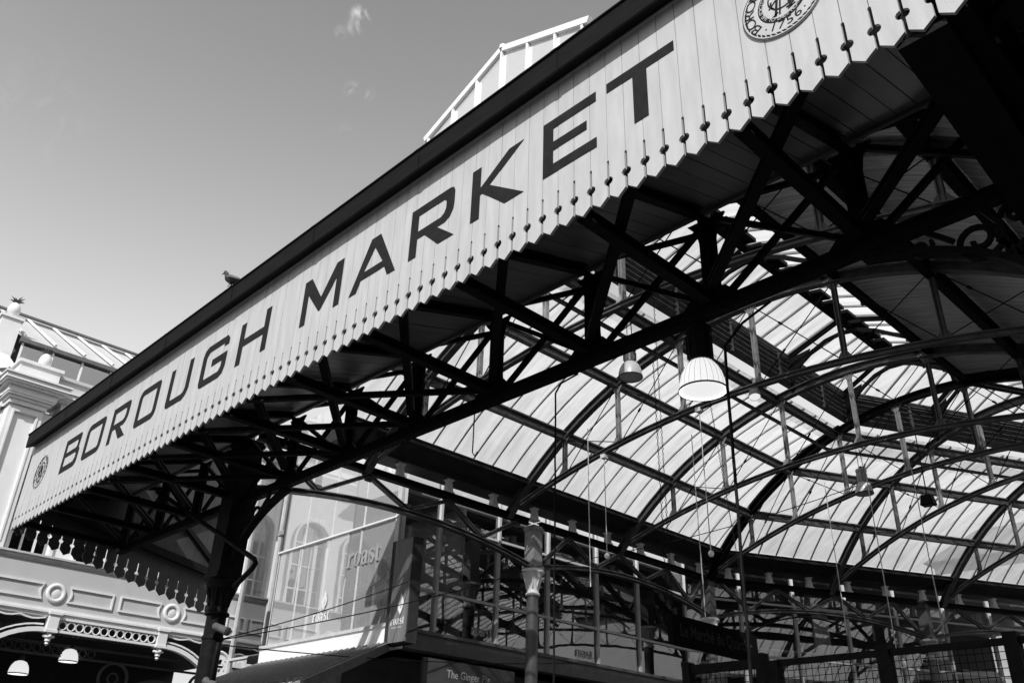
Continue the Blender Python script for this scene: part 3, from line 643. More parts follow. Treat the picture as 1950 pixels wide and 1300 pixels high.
# box gutter along the left eaves + white stub brackets
for seg in (1, 2):
    f, nu, ds = SEG[seg]; a, b = (7.3, 18.1) if seg == 1 else (0, S2b)
    mb = MB(); pr = [(-.35, 6.97), (.09, 6.97), (.12, 7.02), (.50, 7.13), (.56, 7.15), (.56, 7.20), (-.35, 7.22)]
    mb.add([f(p[0], a, p[1]) for p in pr]+[f(p[0], b, p[1]) for p in pr], [(i, (i+1) % 7, 7+(i+1) % 7, 7+i) for i in range(7)]+[tuple(range(7))[::-1], tuple(range(7, 14))])
    mb.build('box_gutter', mat('dull_black_gutter', .02, .6, var=.4, spec=.3), roof)
    s = (7.6 if seg == 1 else .55)
    while s < b:
        p = MB(); c = f(-.03, s, 0)
        q = lambda w, z: [c+nu*w+ds*w+Z*z, c-nu*w+ds*w+Z*z, c-nu*w-ds*w+Z*z, c+nu*w-ds*w+Z*z]
        p.hexa(q(.085, 6.705)+q(.085, 6.73)); p.hexa(q(.065, 6.73)+q(.045, 6.94)); p.hexa(q(.07, 6.94)+q(.07, 6.968))
        p.build('gutter_bracket', CAPM, roof); s += 1.13
    # scalloped flashing strip at glass foot
    mb = MB(); mb.hexa([f(.30, a, 7.24), f(.58, a, 7.23), f(.58, b, 7.23), f(.30, b, 7.24), f(.30, a, 7.26), f(.58, a, 7.245), f(.58, b, 7.245), f(.30, b, 7.26)]); mb.build('flashing', SLATE, roof)
# white-framed glazed gable at the front end of the lantern (seen above the sign)
gab = MB(); uL, uR, ze, zr = 4.42, 7.28, 9.62, 10.24; yg = 5.43
G2 = lambda u, z: (XL+u, yg, z)
UM = 5.86
for a, b, w, h in ((G2(uL-.05, ze), G2(UM, zr), .07, .09), (G2(UM, zr), G2(uR+.05, ze), .07, .09)): gab.bar(a, b, w, h, Y)
for u in (uL+.03, 4.94, 5.40, UM, 6.33, 6.80, uR-.05):
    zt = ze+(zr-ze)*(1-abs(u-UM)/(UM-uL if u < UM else uR-UM)); gab.bar(G2(u, 7.9), G2(u, zt), .035, .06, X)
gab.lathe(G2(UM, zr), [(.05, 0), (.05, .06), (.02, .09)], 10)
gab.build('gable_frame', WMET, roof)
MB().prism([[(uL, 7.9), (uR, 7.9), (uR, ze), (UM, zr-.05), (uL, ze)]], (XL, yg+.01, 0), X, Z, -.006).build('gable_glazing', win_glass('veiled_gable_glass', .9, .15, .03, 2.0, .42), roof)  # pale veil put into the glass to lighten the gable panes

# ================================================================== RESTAURANT
XR, YR = -12.85, 9.45
rest = thing('restaurant_building', 'two-storey glass fronted restaurant behind the columns, bright front and dark side windows', 'building', (-15, 13, 0))
def R2p(u, s, z): return P0+N2*u+D2*s+Z*z
U2 = XR-XL
ycor = 18.1-MT*U2                    # corner of the bend on the glass line
zb_, zt_ = 4.42, 7.6
# side windows, each a part with pane
ys = [9.45, 10.43, 11.98, 13.43, 15.0, 16.45, ycor]
def window(o, ux, w, z0, z1, gl, trans, parent=rest, mw=.055, md=.12, name='window'):
    """frame+pane in plane o,ux ; normal outward = ux x Z"""
    o = Vector(o); ux = Vector(ux).normalized(); nn = ux.cross(Z)
    m = MB()
    m.bar(o+Z*z0, o+Z*z1, mw, md, ux)
    for z in trans: m.bar(o+ux*(mw/2+.002)+Z*z, o+ux*(w-mw/2-.002)+Z*z, md*.7, .05, nn)
    fr = m.build(name, MULL, parent)
    pz = MB().add([o+ux*.0+Z*z0, o+ux*w+Z*z0, o+ux*w+Z*z1, o+Z*z1], [(0, 1, 2, 3)]).build('pane', gl, fr)
    return fr
for a, b in zip(ys[:-1], ys[1:]): window((XR, a, 0), Y, b-a, zb_, zt_, SGLASS, [5.14, 6.42])
s = 0.0
s0 = MT*U2
while s < 13: window(R2p(U2, s0+s, 0), D2, 1.55, zb_, zt_, SGLASS, [5.14, 6.42]); s += 1.55
# front glazing facing the street
for a, b in ((-17.0, -16.1), (-16.1, -15.1), (-15.1, -14.0), (-14.0, XR)):
    window((a, YR, 0), X, b-a, 4.45, 6.34, FGLASS, [], mw=.02, md=.03)
    window((a, YR+.03, 0), X, b-a, 6.36, 9.4, FGLASS, [], mw=.02, md=.03)
MB().box(-17.02, XR+.03, YR-.05, YR+.02, 6.335, 6.365).build('canopy_rail', WMET, rest)
# recessed link to the hall
window((-19.9, 10.2, 0), X, 1.45, 3.2, 9.4, SGLASS, [4.5], mw=.04); window((-18.45, 10.2, 0), X, 1.45, 3.2, 9.4, SGLASS, [4.5], mw=.04)
MB().box(-17.0, -16.97, YR, 10.2, 3.2, 9.4).build('link_wall', DARKW, rest)
# white corner post just behind the front glass
MB().box(-12.95, -12.80, YR-.0, YR+.12, 4.4, 9.4).build('corner_post', WMET, rest)
# sill beams
MB().box(-17.1, XR+.04, YR-.08, YR+.3, 4.05, 4.40).build('front_sill_beam', WMET, rest)
MB().box(-17.1, XR+.06, YR-.11, YR-.085, 4.37, 4.43).build('sill_capping', MULL, rest)
mb = MB().box(XR-.25, XR+.03, YR+.35, ycor, 4.08, 4.40).box(XR-.25, XR+.07, YR+.35, ycor, 4.36, 4.42)
A = R2p(U2, s0, 0); mb.bar(A+Z*4.24+N2*-.1, R2p(U2, 14, 4.24)+N2*-.1, .26, .32)
mb.build('side_sill_beam', SLATE, rest)
# floors, ceilings, back walls
mb = MB().box(-18, XR-.02, YR+.15, 19, 4.2, 4.34)
mb.add([R2p(U2-.02, s0, 4.35), R2p(U2-.02, 14, 4.35), R2p(-8, 14, 4.35), R2p(-8, s0, 4.35)], [(0, 1, 2, 3)])
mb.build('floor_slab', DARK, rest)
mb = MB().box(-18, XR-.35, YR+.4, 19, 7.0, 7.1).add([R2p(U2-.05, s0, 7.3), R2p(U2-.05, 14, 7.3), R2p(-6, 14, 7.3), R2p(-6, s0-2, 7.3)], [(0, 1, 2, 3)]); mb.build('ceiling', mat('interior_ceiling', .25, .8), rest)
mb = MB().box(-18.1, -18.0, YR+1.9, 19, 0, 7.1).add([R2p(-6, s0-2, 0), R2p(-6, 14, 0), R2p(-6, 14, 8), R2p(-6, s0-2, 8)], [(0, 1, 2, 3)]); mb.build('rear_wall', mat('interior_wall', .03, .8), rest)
mb = MB().box(-18, XR-.3, YR+1.8, YR+1.9, 4.35, 7.0); 
mb.build('partition', mat('interior_partition', .6, .8), rest)
mb = MB()
for k in range(9): mb.box(-15.6+k*.3-.02, -15.6+k*.3+.02, YR+.75, YR+.80, 4.5, 6.0)
for z in (4.5, 5.0, 5.5, 5.98): mb.box(-15.6, -13.15, YR+.76, YR+.79, z-.02, z+.02)
mb.build('inner_screen', WMET, rest)
MB().box(-15.6, -13.15, YR+.80, YR+.81, 4.5, 5.98).build('inner_screen_glass', HGLASS, rest)
mb = MB()
for x in (-16.4, -15.95, -12.98-.3): mb.lathe((x, YR+.35, 4.35), [(.10, 0), (.09, .1), (.08, 2.4), (.12, 2.6)], 16)
mb.build('added_white_post', WHITE, rest)  # white posts added inside to brighten the glass front
# pale panels, a door and a lit shelf inside the part beyond the bend
mb = MB()
PW = mat('interior_white_panel', .75, .6)
for (s_, w_, z0, z1, dep) in ((.6, .7, 4.4, 5.0, .5), (2.9, 1.3, 4.4, 5.15, .4), (4.6, .5, 4.4, 6.9, 1.4), (6.2, .9, 4.4, 5.6, .6), (7.8, .35, 4.4, 6.9, .5), (8.8, 1.2, 4.4, 5.4, .8)):
    a = R2p(U2-dep, s0+s_, 0); b = R2p(U2-dep, s0+s_+w_, 0); mb.bar(a+Z*(z0+z1)/2, b+Z*(z0+z1)/2, .04, z1-z0)
mb.bar(R2p(U2-.3, s0+1.8, 5.35), R2p(U2-.3, s0+7.5, 5.35), .25, .05)
mb.build('interior_panels', PW, rest)
# ground-floor dark shopfronts
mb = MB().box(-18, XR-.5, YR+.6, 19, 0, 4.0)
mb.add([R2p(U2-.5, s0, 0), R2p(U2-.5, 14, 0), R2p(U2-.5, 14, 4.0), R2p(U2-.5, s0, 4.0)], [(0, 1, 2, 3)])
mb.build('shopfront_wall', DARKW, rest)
MB().box(-14.0, -13.7, YR-.6, YR-.3, 0, 3.9).build('awning_post', IRON3, rest)
# metal parapet roof bits above, seen between gutter and truss
mb = MB()
for k in range(9): mb.bar((XR-.3, 10.0+k*1.0, 7.62), (XR-2.6, 10.0+k*1.0, 8.5), .06, .08)
for k in range(4): mb.bar((XR-.5-.55*k, 9.6, 7.72+.21*k), (XR-.5-.55*k, 18, 7.72+.21*k), .05, .05)
mb.build('roof_battens', MULL, rest)
MB().add([(XR-.2, 9.5, 7.60), (XR-.2, 19, 7.60), (XR-3.2, 19, 8.75), (XR-3.2, 9.5, 8.75)], [(0, 1, 2, 3)]).build('lean_to_glazing', HGLASS, rest)
# lettering on the glass + wood sign
def stroke(pts, n=10):
    """variable width stroke, pts=(x,y,w) control points -> polygon via Catmull-Rom"""
    P = [pts[0]]+list(pts)+[pts[-1]]; C = []
    for i in range(1, len(P)-2):
        p0, p1, p2, p3 = P[i-1], P[i], P[i+1], P[i+2]
        for k in range(n):
            t = k/n; C.append(tuple(.5*((2*p1[j])+(-p0[j]+p2[j])*t+(2*p0[j]-5*p1[j]+4*p2[j]-p3[j])*t*t+(-p0[j]+3*p1[j]-3*p2[j]+p3[j])*t**3) for j in range(3)))
    C.append(tuple(pts[-1])); Lf, Rt = [], []
    for i, c in enumerate(C):
        a = C[max(i-1, 0)]; b = C[min(i+1, len(C)-1)]; dx, dy = b[0]-a[0], b[1]-a[1]; l_ = hypot(dx, dy) or 1
        w = max(c[2], .01)/2; Lf.append((c[0]-dy/l_*w, c[1]+dx/l_*w)); Rt.append((c[0]+dy/l_*w, c[1]-dx/l_*w))
    return Lf, Rt
ROAST = {  # unit x-height = 1 ; serif lower case letters
 'r': (.72, [[(.2, 0, .26), (.2, .95, .26)], [(0, .03, .06), (.45, .03, .06)], [(0, .95, .07), (.2, .95, .07)], [(.3, .55, .05), (.42, .85, .12), (.6, .88, .26), (.66, .8, .2)]]),
 'o': (.95, [[(.2, .5, .25), (.25, .82, .17), (.45, .98, .05), (.66, .82, .17), (.72, .5, .25), (.66, .17, .17), (.45, .02, .05), (.25, .18, .17), (.2, .5, .25)]]),
 'a': (.88, [[(.12, .75, .2), (.28, .93, .1), (.5, .9, .14), (.58, .7, .25), (.58, .2, .25), (.68, .05, .12), (.82, .1, .04)], [(.55, .6, .05), (.3, .5, .1), (.13, .26, .22), (.25, .05, .14), (.42, .08, .06), (.55, .25, .04)]]),
 's': (.72, [[(.6, .72, .05), (.45, .93, .08), (.25, .9, .14), (.15, .72, .2), (.35, .53, .24), (.55, .32, .22), (.5, .1, .14), (.3, .03, .08), (.1, .15, .06), (.08, .28, .05)]]),
 't': (.62, [[(.05, .9, .08), (.55, .9, .08)], [(.25, 1.25, .06), (.27, .9, .24), (.27, .25, .25), (.36, .04, .14), (.55, .12, .05)]]),
}
def roast_word(mb, o, ux, size, yo=0):
    x = 0
    for c in 'roast':
        w, sts = ROAST[c]
        for i, s_ in enumerate(sts):
            Lf, Rt = stroke(s_); n = len(Lf); nn = Vector(ux).cross(Z)*(.0008*i)
            mb.add([Vector(o)+nn+Vector(ux)*((x+p[0])*size)+Z*(p[1]*size) for p in Lf+Rt], [(k, n+k, n+k+1, k+1) for k in range(n-1)])
        x += w
    return x*size
PRINT = mat('white_vinyl_print', .75, .6)
def leafmark(mb, o, ux, h, solid=True):
    Vx = Vector(ux); o = Vector(o)
    L1 = [(0, 0), (.22, .3), (.26, .55), (.16, .8), (0, 1.05), (-.1, .75), (-.24, .5), (-.2, .28)]
    hole = [(.02, .25), (-.04, .36), (.06, .46), (-.04, .56), (.04, .7), (.0, .56), (.1, .46), (.02, .36)]
    mb.prism([[(a*h, b*h) for a, b in L1], [(a*h, b*h) for a, b in hole]], o, Vx, Z, .002)
mb = MB(); roast_word(mb, (-15.35, YR-.02, 4.72), X, .15); leafmark(mb, (-15.0, YR-.02, 4.92), X, .34)
mb.build('window_lettering', PRINT, rest)
mb = MB(); roast_word(mb, (-14.35, YR-.03, 5.62), X, .27); mb.build('window_lettering', mat('grey_print', .34, .6), rest)
for yy, zz in ((11.35, 4.52), (14.3, 4.5), ):
    mb = MB(); roast_word(mb, (XR+.02, yy, zz), Y, .14); mb.build('window_lettering', mat('dim_print', .35, .6), rest)
# awning roof in front of the restaurant
aw = thing('lean_to_roof', 'ribbed grey metal lean-to roof below the bright restaurant front', 'roof', (-13, 8, 4))
dR = Vector((1.90, -2.73, -1.02)).normalized(); Aq = Vector((-12.72, YR-.12, 4.03)); Bq = Vector((-17.0, YR-.12, 4.03)); LQ = 3.5
MB().hexa([Aq, Bq, Bq+dR*LQ, Aq+dR*LQ, Aq+Z*.03, Bq+Z*.03, Bq+dR*LQ+Z*.03, Aq+dR*LQ+Z*.03]).build('roof_sheet', ZINC, aw)
mb = MB()
for k in range(24):
    q = Aq.lerp(Bq, k/23)+Z*.05; mb.bar(q+dR*.02, q+dR*(LQ-.01), .022, .05)
mb.build('standing_seams', SLATE, aw)
MB().bar(Aq+X*.05-Z*.02, Aq+X*.05-Z*.02+dR*LQ, .05, .14).build('verge_board', SLATE, aw)
# projecting wooden sign
sg = thing('projecting_sign', 'tall wood grain sign with white lettering and leaf mark on the restaurant corner', 'sign', (-12.3, 9.3, 5))
MB().box(-12.62, -12.14, 9.27, 9.29, 4.05, 5.80).build('sign_face', WOOD, sg)
MB().box(-12.75, -12.12, 9.295, 9.50, 4.03, 5.82).build('sign_box', DARK, sg)
mb = MB(); roast_word(mb, (-12.575, 9.267, 4.34), X, .098); leafmark(mb, (-12.33, 9.267, 4.50), X, .34)
place_text(mb, 'Restaurant & Bar', (-12.40, 9.267, 4.28), X, Z, .045, .9); mb.build('sign_print', PRINT, sg)
# lower shop sign
bs = thing('shop_sign', 'dark grey board sign with pale lettering under the restaurant side windows', 'sign', (-12.5, 11.1, 3.8))
MB().box(-12.56, -12.50, 10.0, 12.2, 3.5, 3.92).build('board', mat('sign_slate_board', .05, .5), bs)
mb = MB(); place_text(mb, 'The Ginger Pig', (-12.497, 11.05, 3.64), Y, Z, .19, .9); mb.build('sign_print', mat('pale_sign_paint', .45, .6), bs)
# black hanging sign
hs = thing('hanging_sign', 'long black hanging sign with faint grey lettering on two chains', 'sign', (-5.8, 8.8, 3.4))
MB().box(-5.85, -5.78, 8.0, 9.68, 3.23, 3.54).build('board', mat('black_sign_board', .005, .8, spec=.05), hs)
mb = MB(); place_text(mb, 'Le Marché du Quartier', (-5.777, 8.84, 3.33), Y, Z, .185, .82, bold=True); mb.build('sign_print', mat('faint_sign_paint', .06, .8, spec=.1), hs)
def chain(mb, a, b, lk=.035, r=.004):
    a = Vector(a); b = Vector(b); L_ = (b-a).length; n = max(2, int(L_/lk)); d = (b-a).normalized()
    for k in range(n):
        c = a.lerp(b, (k+.5)/n); e = d.orthogonal().normalized()
        if k % 2: e = d.cross(e)
        mb.tube([c-d*lk*.55, c-d*lk*.25+e*.009, c+d*lk*.25+e*.009, c+d*lk*.55], r, 5); mb.tube([c-d*lk*.25-e*.009, c+d*lk*.25-e*.009], r, 4)
mb = MB(); chain(mb, (-5.81, 8.05, 3.54), (-5.81, 8.02, 7.55)); chain(mb, (-5.81, 9.6, 3.54), (-5.81, 9.0, 7.4)); mb.build('chain', IRON, hs)

# furniture and guests behind the side windows
def chair(x, y, rz, label):
    t = thing('dining_chair', label, 'chair', (0, 0, 0), 'dark dining chairs inside the restaurant')
    t['_o'] = [0, 0, 0]
    MB().box(-.22, .22, -.22, .22, .42, .48).build('seat', DARKW, t, bevel=.02)
    MB().hexa([(-.21, .18, .48), (.21, .18, .48), (.21, .24, .48), (-.21, .24, .48), (-.2, .26, .98), (.2, .26, .98), (.2, .31, .98), (-.2, .31, .98)]).build('backrest', DARKW, t, bevel=.02)
    for sx in (-1, 1):
        for sy in (-1, 1): MB().bar((sx*.19, sy*.19, 0), (sx*.18, sy*.18, .42), .035, .035).build('leg', DARK, t)
    t.location = (x, y, 4.345); t.rotation_euler = (0, 0, rz); return t
ch0 = chair(-13.5, 11.2, 1.6, 'dark dining chair behind the glass, nearest the wooden sign')
for (x, y, rz, l_) in ((-13.5, 12.9, 1.4, 'dark dining chair behind the glass, just right of the sunlit capital'), (-13.6, 14.0, -1.5, 'dark dining chair behind the glass beside the dining table'), (-13.5, 15.4, 1.7, 'dark dining chair behind the glass near the bend in the wall'), (-14.4, 12.3, .3, 'dark dining chair deeper inside the restaurant')):
    c = copy_thing(ch0, (x, y, 4.345), l_); c.rotation_euler = (0, 0, rz)
def table(x, y, label):
    t = thing('dining_table', label, 'table', (x, y, 4.345), 'dining tables inside the restaurant')
    MB().box(x-.38, x+.38, y-.38, y+.38, 5.05, 5.09).build('table_top', mat('table_cloth', .45, .7), t, bevel=.01)
    MB().lathe((x, y, 4.345), [(.22, 0), (.22, .02), (.03, .04), (.03, .71)], 12).build('pedestal', DARK, t)
table(-13.5, 12.05, 'small dining table behind the glass beside the grey column')
table(-13.6, 14.7, 'small dining table behind the glass right of the grey column')
def person(x, y, z, rz, label, coat):
    J = {'pel': (0, 0, .50), 'ch': (0, -.02, .85), 'nk': (0, -.03, 1.04), 'hd': (0, -.05, 1.13), 'tp': (0, -.04, 1.27), 'kL': (-.12, -.42, .52), 'kR': (.12, -.42, .52), 'fL': (-.13, -.44, .08), 'fR': (.13, -.44, .08), 'tL': (-.13, -.58, .04), 'tR': (.13, -.58, .04),
         'sL': (-.19, -.02, .96), 'sR': (.19, -.02, .96), 'eL': (-.24, -.18, .74), 'eR': (.24, -.18, .74), 'wL': (-.12, -.42, .78), 'wR': (.1, -.36, .98), 'hL': (-.06, -.49, .79), 'hR': (.06, -.36, 1.06), 'jL': (-.1, -.05, .50), 'jR': (.1, -.05, .50)}
    rad = {'pel': .15, 'ch': .15, 'nk': .06, 'hd': .085, 'tp': .065, 'kL': .07, 'kR': .07, 'fL': .045, 'fR': .045, 'tL': .035, 'tR': .035, 'sL': .065, 'sR': .065, 'eL': .045, 'eR': .045, 'wL': .03, 'wR': .03, 'hL': .035, 'hR': .035, 'jL': .10, 'jR': .10}
    E_ = [('pel', 'ch'), ('ch', 'nk'), ('nk', 'hd'), ('hd', 'tp'), ('ch', 'sL'), ('ch', 'sR'), ('sL', 'eL'), ('eL', 'wL'), ('wL', 'hL'), ('sR', 'eR'), ('eR', 'wR'), ('wR', 'hR'), ('pel', 'jL'), ('pel', 'jR'), ('jL', 'kL'), ('jR', 'kR'), ('kL', 'fL'), ('kR', 'fR'), ('fL', 'tL'), ('fR', 'tR')]
    ks = list(J); me = bpy.data.meshes.new('person'); me.from_pydata([J[k] for k in ks], [(ks.index(a), ks.index(b)) for a, b in E_], [])
    o = bpy.data.objects.new('person', me); COL.objects.link(o)
    o.modifiers.new('s', 'SKIN'); sk = me.skin_vertices[0].data
    for i, k in enumerate(ks): sk[i].radius = (rad[k],)*2; sk[i].use_root = (k == 'pel')
    o.modifiers.new('d', 'SUBSURF').levels = 2; me.materials.append(coat)
    o.location = (x, y, z); o.rotation_euler = (0, 0, rz); tag(o, label, 'person')
    h = MB().lathe((0, -.035, 1.13), [(.001, .175), (.05, .165), (.088, .12), (.098, .06), (.092, .01), (.07, -.03)], 14).build('hair', DARK, o, True)
    # face: nose and brow
    MB().lathe((0, -.13, 1.13), [(.018, -.01), (.012, .02), (.004, .045)], 8).lathe((-.035, -.125, 1.16), [(.012, -.01), (.012, .005), (.002, .01)], 8).lathe((.035, -.125, 1.16), [(.012, -.01), (.012, .005), (.002, .01)], 8).build('face_features', coat, o, True)
person(-13.55, 11.55, 4.345, pi, 'person in a grey top seated behind the dark side window beside the grey column', mat('grey_top', .16, .8))
person(-14.2, 10.9, 4.345, .4, 'person in dark clothes seated with their back to the window near the wooden sign', mat('dark_jacket', .03, .8))

# ================================================================== WHITE MARKET HALL
XH = -20.0
hall = thing('market_hall', 'ornate white stucco market hall at the left with cast iron arches, frieze panels and clerestory', 'building', (-22, 8, 0))
HY0, HY1 = 4.15, 10.75
# walls: upper wall with window openings
def wall_x(x0, x1, y0, y1, z0, z1, m, name='wall'): return MB().box(x0, x1, y0, y1, z0, z1).build(name, m, hall)
wz0, wz1 = 6.02, 7.75
wins = [(4.98, 5.78), (6.35, 7.35), (7.95, 8.95), (9.45, 10.2)]
mb = MB(); ya = 4.85
for (a, b) in wins: mb.box(XH-.5, XH-.22, ya, a, 5.97, 9.08); ya = b
mb.box(XH-.5, XH-.22, ya, HY1, 5.97, 9.08)
for a, b in wins:        # arched heads
    c = (a+b)/2; r = (b-a)/2; lp = [(a, 9.08), (a, wz1)]+[(c-r*cos(t), wz1+r*sin(t)) for t in [pi*k/12 for k in range(1, 12)]]+[(b, wz1), (b, 9.08)]
    mb.prism([lp[::-1]], (XH-.22, 0, 0), Y, Z, -.28)
mb.build('upper_wall', WHITE, hall)
for a, b in wins:
    c = (a+b)/2; r = (b-a)/2
    fr = MB().prism([[(a-.07, 5.98), (a, 5.98), (a, wz1)]+[(c-r*cos(t), wz1+r*sin(t)) for t in [pi*k/12 for k in range(1, 12)]]+[(b, wz1), (b, 5.98), (b+.07, 5.98), (b+.07, wz1)]+[(c+(r+.07)*cos(t), wz1+(r+.07)*sin(t)) for t in [pi*k/12 for k in range(1, 12)]]+[(a-.07, wz1)]], (XH-.219, 0, 0), Y, Z, .05)
    for k in (1, 2): fr.bar((XH-.38, a+(b-a)*k/3, 6.0), (XH-.38, a+(b-a)*k/3, wz1+.35), .03, .04, X)
    for z in (6.5, 7.1, 7.7): fr.bar((XH-.38, a, z), (XH-.38, b, z), .04, .03, X)
    f_ = fr.build('window', WHITE, hall)
    MB().add([(XH-.4, a, 5.9), (XH-.4, b, 5.9), (XH-.4, b, 8.5), (XH-.4, a, 8.5)], [(0, 1, 2, 3)]).build('pane', HGLASS, f_)
wall_x(-24, XH-.52, 4.2, HY1, 5.9, 9.1, DARKW, 'inner_block')
# end wall toward the street
wall_x(-26, XH-.5, HY0, HY0+.25, 0, 9.06, WHITE, 'end_wall')
# pilasters with sunk panels
def pilaster(y0, y1, z0, z1, xp):
    w = y1-y0; o = (xp, y0, 0)
    outer = [(0, z0), (w, z0), (w, z1), (0, z1)]; m = .13
    hole = [(m, z0+.25), (m, z1-.15), (w-m, z1-.15), (w-m, z0+.25)]
    MB().prism([outer, hole], o, Y, Z, .06).box(xp-.35, xp, y0, y1, z0, z1).prism([[(m-.045, z0+.205), (w-m+.045, z0+.205), (w-m+.045, z1-.105), (m-.045, z1-.105)], [(m-.01, z0+.24), (m-.01, z1-.14), (w-m+.01, z1-.14), (w-m+.01, z0+.24)]], (xp+.061, y0, 0), Y, Z, .018).build('pilaster', WHITE, hall)
pilaster(4.15, 4.85, 5.97, 9.04, XH-.1); pilaster(10.25, 10.95, 5.97, 9.04, XH-.1); pilaster(10.2, 10.95, 0, 4.35, XH-.1)
# frieze
XF = XH
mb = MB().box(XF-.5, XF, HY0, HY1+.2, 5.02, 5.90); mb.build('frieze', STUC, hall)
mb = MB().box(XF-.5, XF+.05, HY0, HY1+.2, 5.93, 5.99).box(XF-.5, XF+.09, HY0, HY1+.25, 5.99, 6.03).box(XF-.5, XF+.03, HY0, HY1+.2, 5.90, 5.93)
mb.build('frieze_cornice', mat('grey_cornice_stone', .5, .7), hall)  # greyer tone than the white mouldings
mb = MB().box(XF-.4, XF+.04, HY0, HY1+.2, 4.97, 5.02).box(XF-.4, XF+.07, HY0, HY1+.2, 4.93, 4.97).box(XF-.4, XF+.03, HY0, HY1+.2, 4.86, 4.93)
mb.build('frieze_lower_moulding', WHITE, hall)
def rect_frame(y0, y1, z0, z1, w, curve=0, side=0):
    n = 8
    def edge(yy0, yy1, zz0, zz1, c):
        pts = [(yy0, zz1), (yy0, zz0)] if side != -1 else None
        L_ = [(yy0, zz1-(zz1-zz0)*k/n) for k in range(n+1)]; R_ = [(yy1, zz0+(zz1-zz0)*k/n) for k in range(n+1)]
        if side == 1: R_ = [(yy1-c*sin(pi*k/n), zz0+(zz1-zz0)*k/n) for k in range(n+1)]
        if side == -1: L_ = [(yy0+c*sin(pi*k/n), zz1-(zz1-zz0)*k/n) for k in range(n+1)]
        return L_+R_
    return edge(y0, y1, z0, z1, curve), edge(y0+w, y1-w, z0+w, z1-w, curve)
ringc = [6.08-2.54, 6.08, 8.62, 11.16]
for k, yc in enumerate(ringc):
    if yc > HY0+.3 and yc < HY1:
        m = MB()
        for (r0, r1, x1) in ((.135, .20, .045),):
            m.lathe((XF+.002, yc, 5.33), [(.115, 0), (.12, .03), (.14, .045), (.165, .05), (.19, .04), (.2, .02), (.2, -.01)], 32, axis=(1, 0, 0))
        m.lathe((XF+.002, yc, 5.33), [(.0, .012), (.09, .012), (.105, .0)], 32, axis=(1, 0, 0))
        m.build('ring_moulding', WHITE, hall, True)
    for sd, (y0, y1) in ((1, (yc-1.2, yc-.25)), (-1, (yc+.25, yc+1.2))):
        if y0 < HY0 or y1 > HY1+.2: 
            if y1 > HY1+.2 or y1 < HY0+.4: continue
            y0 = max(y0, HY0+.05)
        A, B = rect_frame(y0, y1, 5.17, 5.50, .035, .05, sd)
        MB().prism([A, B[::-1]], (XF+.001, 0, 0), Y, Z, .035).build('frieze_panel', WHITE, hall)
# main cornice, breaking forward over the pilaster
def cornice(y0, y1, xb, z):
    m = MB()
    for (dx, dy, z0, z1) in ((.0, .0, 0, .10), (.05, .05, .10, .16), (.12, .12, .16, .20), (.14, .14, .20, .34), (.24, .24, .34, .38), (.30, .30, .38, .42), (.34, .34, .42, .52), (.38, .38, .52, .56)):
        m.box(xb-.6, xb+dx+.04, y0-dy*.8, y1+dy*.8, z+z0, z+z1-.001)
    return m
cornice(4.10, 4.88, XH-.02, 9.05).build('cornice', WHITE, hall); cornice(5.28, HY1, XH-.30, 9.05).build('cornice', WHITE, hall); cornice(10.3, 10.95, XH-.02, 9.05).build('cornice', WHITE, hall)
MB().box(-26, XH-.2, 3.86, 4.12, 9.43, 9.6).box(-26, XH-.3, 3.98, 4.12, 9.25, 9.43).box(-26, XH-.4, 4.05, 4.14, 9.05, 9.25).build('cornice', WHITE, hall)
# parapet
MB().box(XH-.62, XH-.02, 4.10, 4.95, 9.61, 10.02).box(XH-.66, XH+.03, 4.05, 5.0, 10.02, 10.09).build('parapet_block', WHITE, hall)
MB().box(XH-.6, XH-.25, 4.96, HY1, 9.61, 9.98).box(XH-.64, XH-.18, 5.01, HY1, 9.98, 10.05).build('parapet', STUC, hall)
def pineapple(x, y, z, s, label=None):
    m = MB().lathe((x, y, z), [(.10*s, 0), (.11*s, .03*s), (.07*s, .06*s), (.11*s, .1*s), (.16*s, .17*s), (.17*s, .27*s), (.14*s, .38*s), (.08*s, .46*s), (.02*s, .5*s)], 14)
    f_ = m.build('pineapple_finial', WHITE, hall, True)
    m = MB()
    for k in range(20):
        a = k*2.4; r = (.05+.10*random.random())*s; h = (.10+.14*random.random())*s; c = Vector((x, y, z+.45*s)); d = Vector((cos(a), sin(a), 0))
        m.tube([c, c+d*r*.7+Z*h*.7, c+d*r*1.5+Z*h*.9], [.02*s, .022*s, .002], 5)
    m.build('leaves', mat('dark_bronze_leaf', .06, .6), f_)
pineapple(XH-.3, 4.62, 10.09, .82)
# clerestory set back
XC = -25.0
MB().box(XC-.3, XC, 4.8, 12, 9.2, 11.88).box(XC-.02, XC+.12, 4.8, 12, 11.78, 11.90).build('clerestory_wall', STUC, hall)
for k in range(9):
    y = 5.0+k*.82
    fr = MB().bar((XC+.04, y, 11.9), (XC+.04, y, 12.62), .05, .06, Y).build('clerestory_window', WMET, hall)
    MB().add([(XC+.02, y, 11.9), (XC+.02, y+.82, 11.9), (XC+.02, y+.82, 12.62), (XC+.02, y, 12.62)], [(0, 1, 2, 3)]).build('pane', HGLASS, fr)
    MB().box(XC-.15, XC-.12, y+.07, y+.26, 11.9, 12.62).build('curtain', STUC, fr)
MB().box(XC-2, XC-.3, 5.0, 12.4, 11.9, 12.6).build('clerestory_interior', SLATE, hall)
MB().box(XC-.1, XC+.16, 4.9, 12.4, 12.62, 12.70).box(XC-.1, XC+.10, 4.9, 12.4, 12.70, 12.76).build('clerestory_gutter', SLATE, hall)
MB().add([(XC+.02, 4.95, 12.77), (XC+.02, 12.4, 12.77), (-29.4, 12.4, 15.35), (-29.4, 4.95, 15.35)], [(0, 1, 2, 3)]).build('clerestory_roof', STUC, hall)
mb = MB()
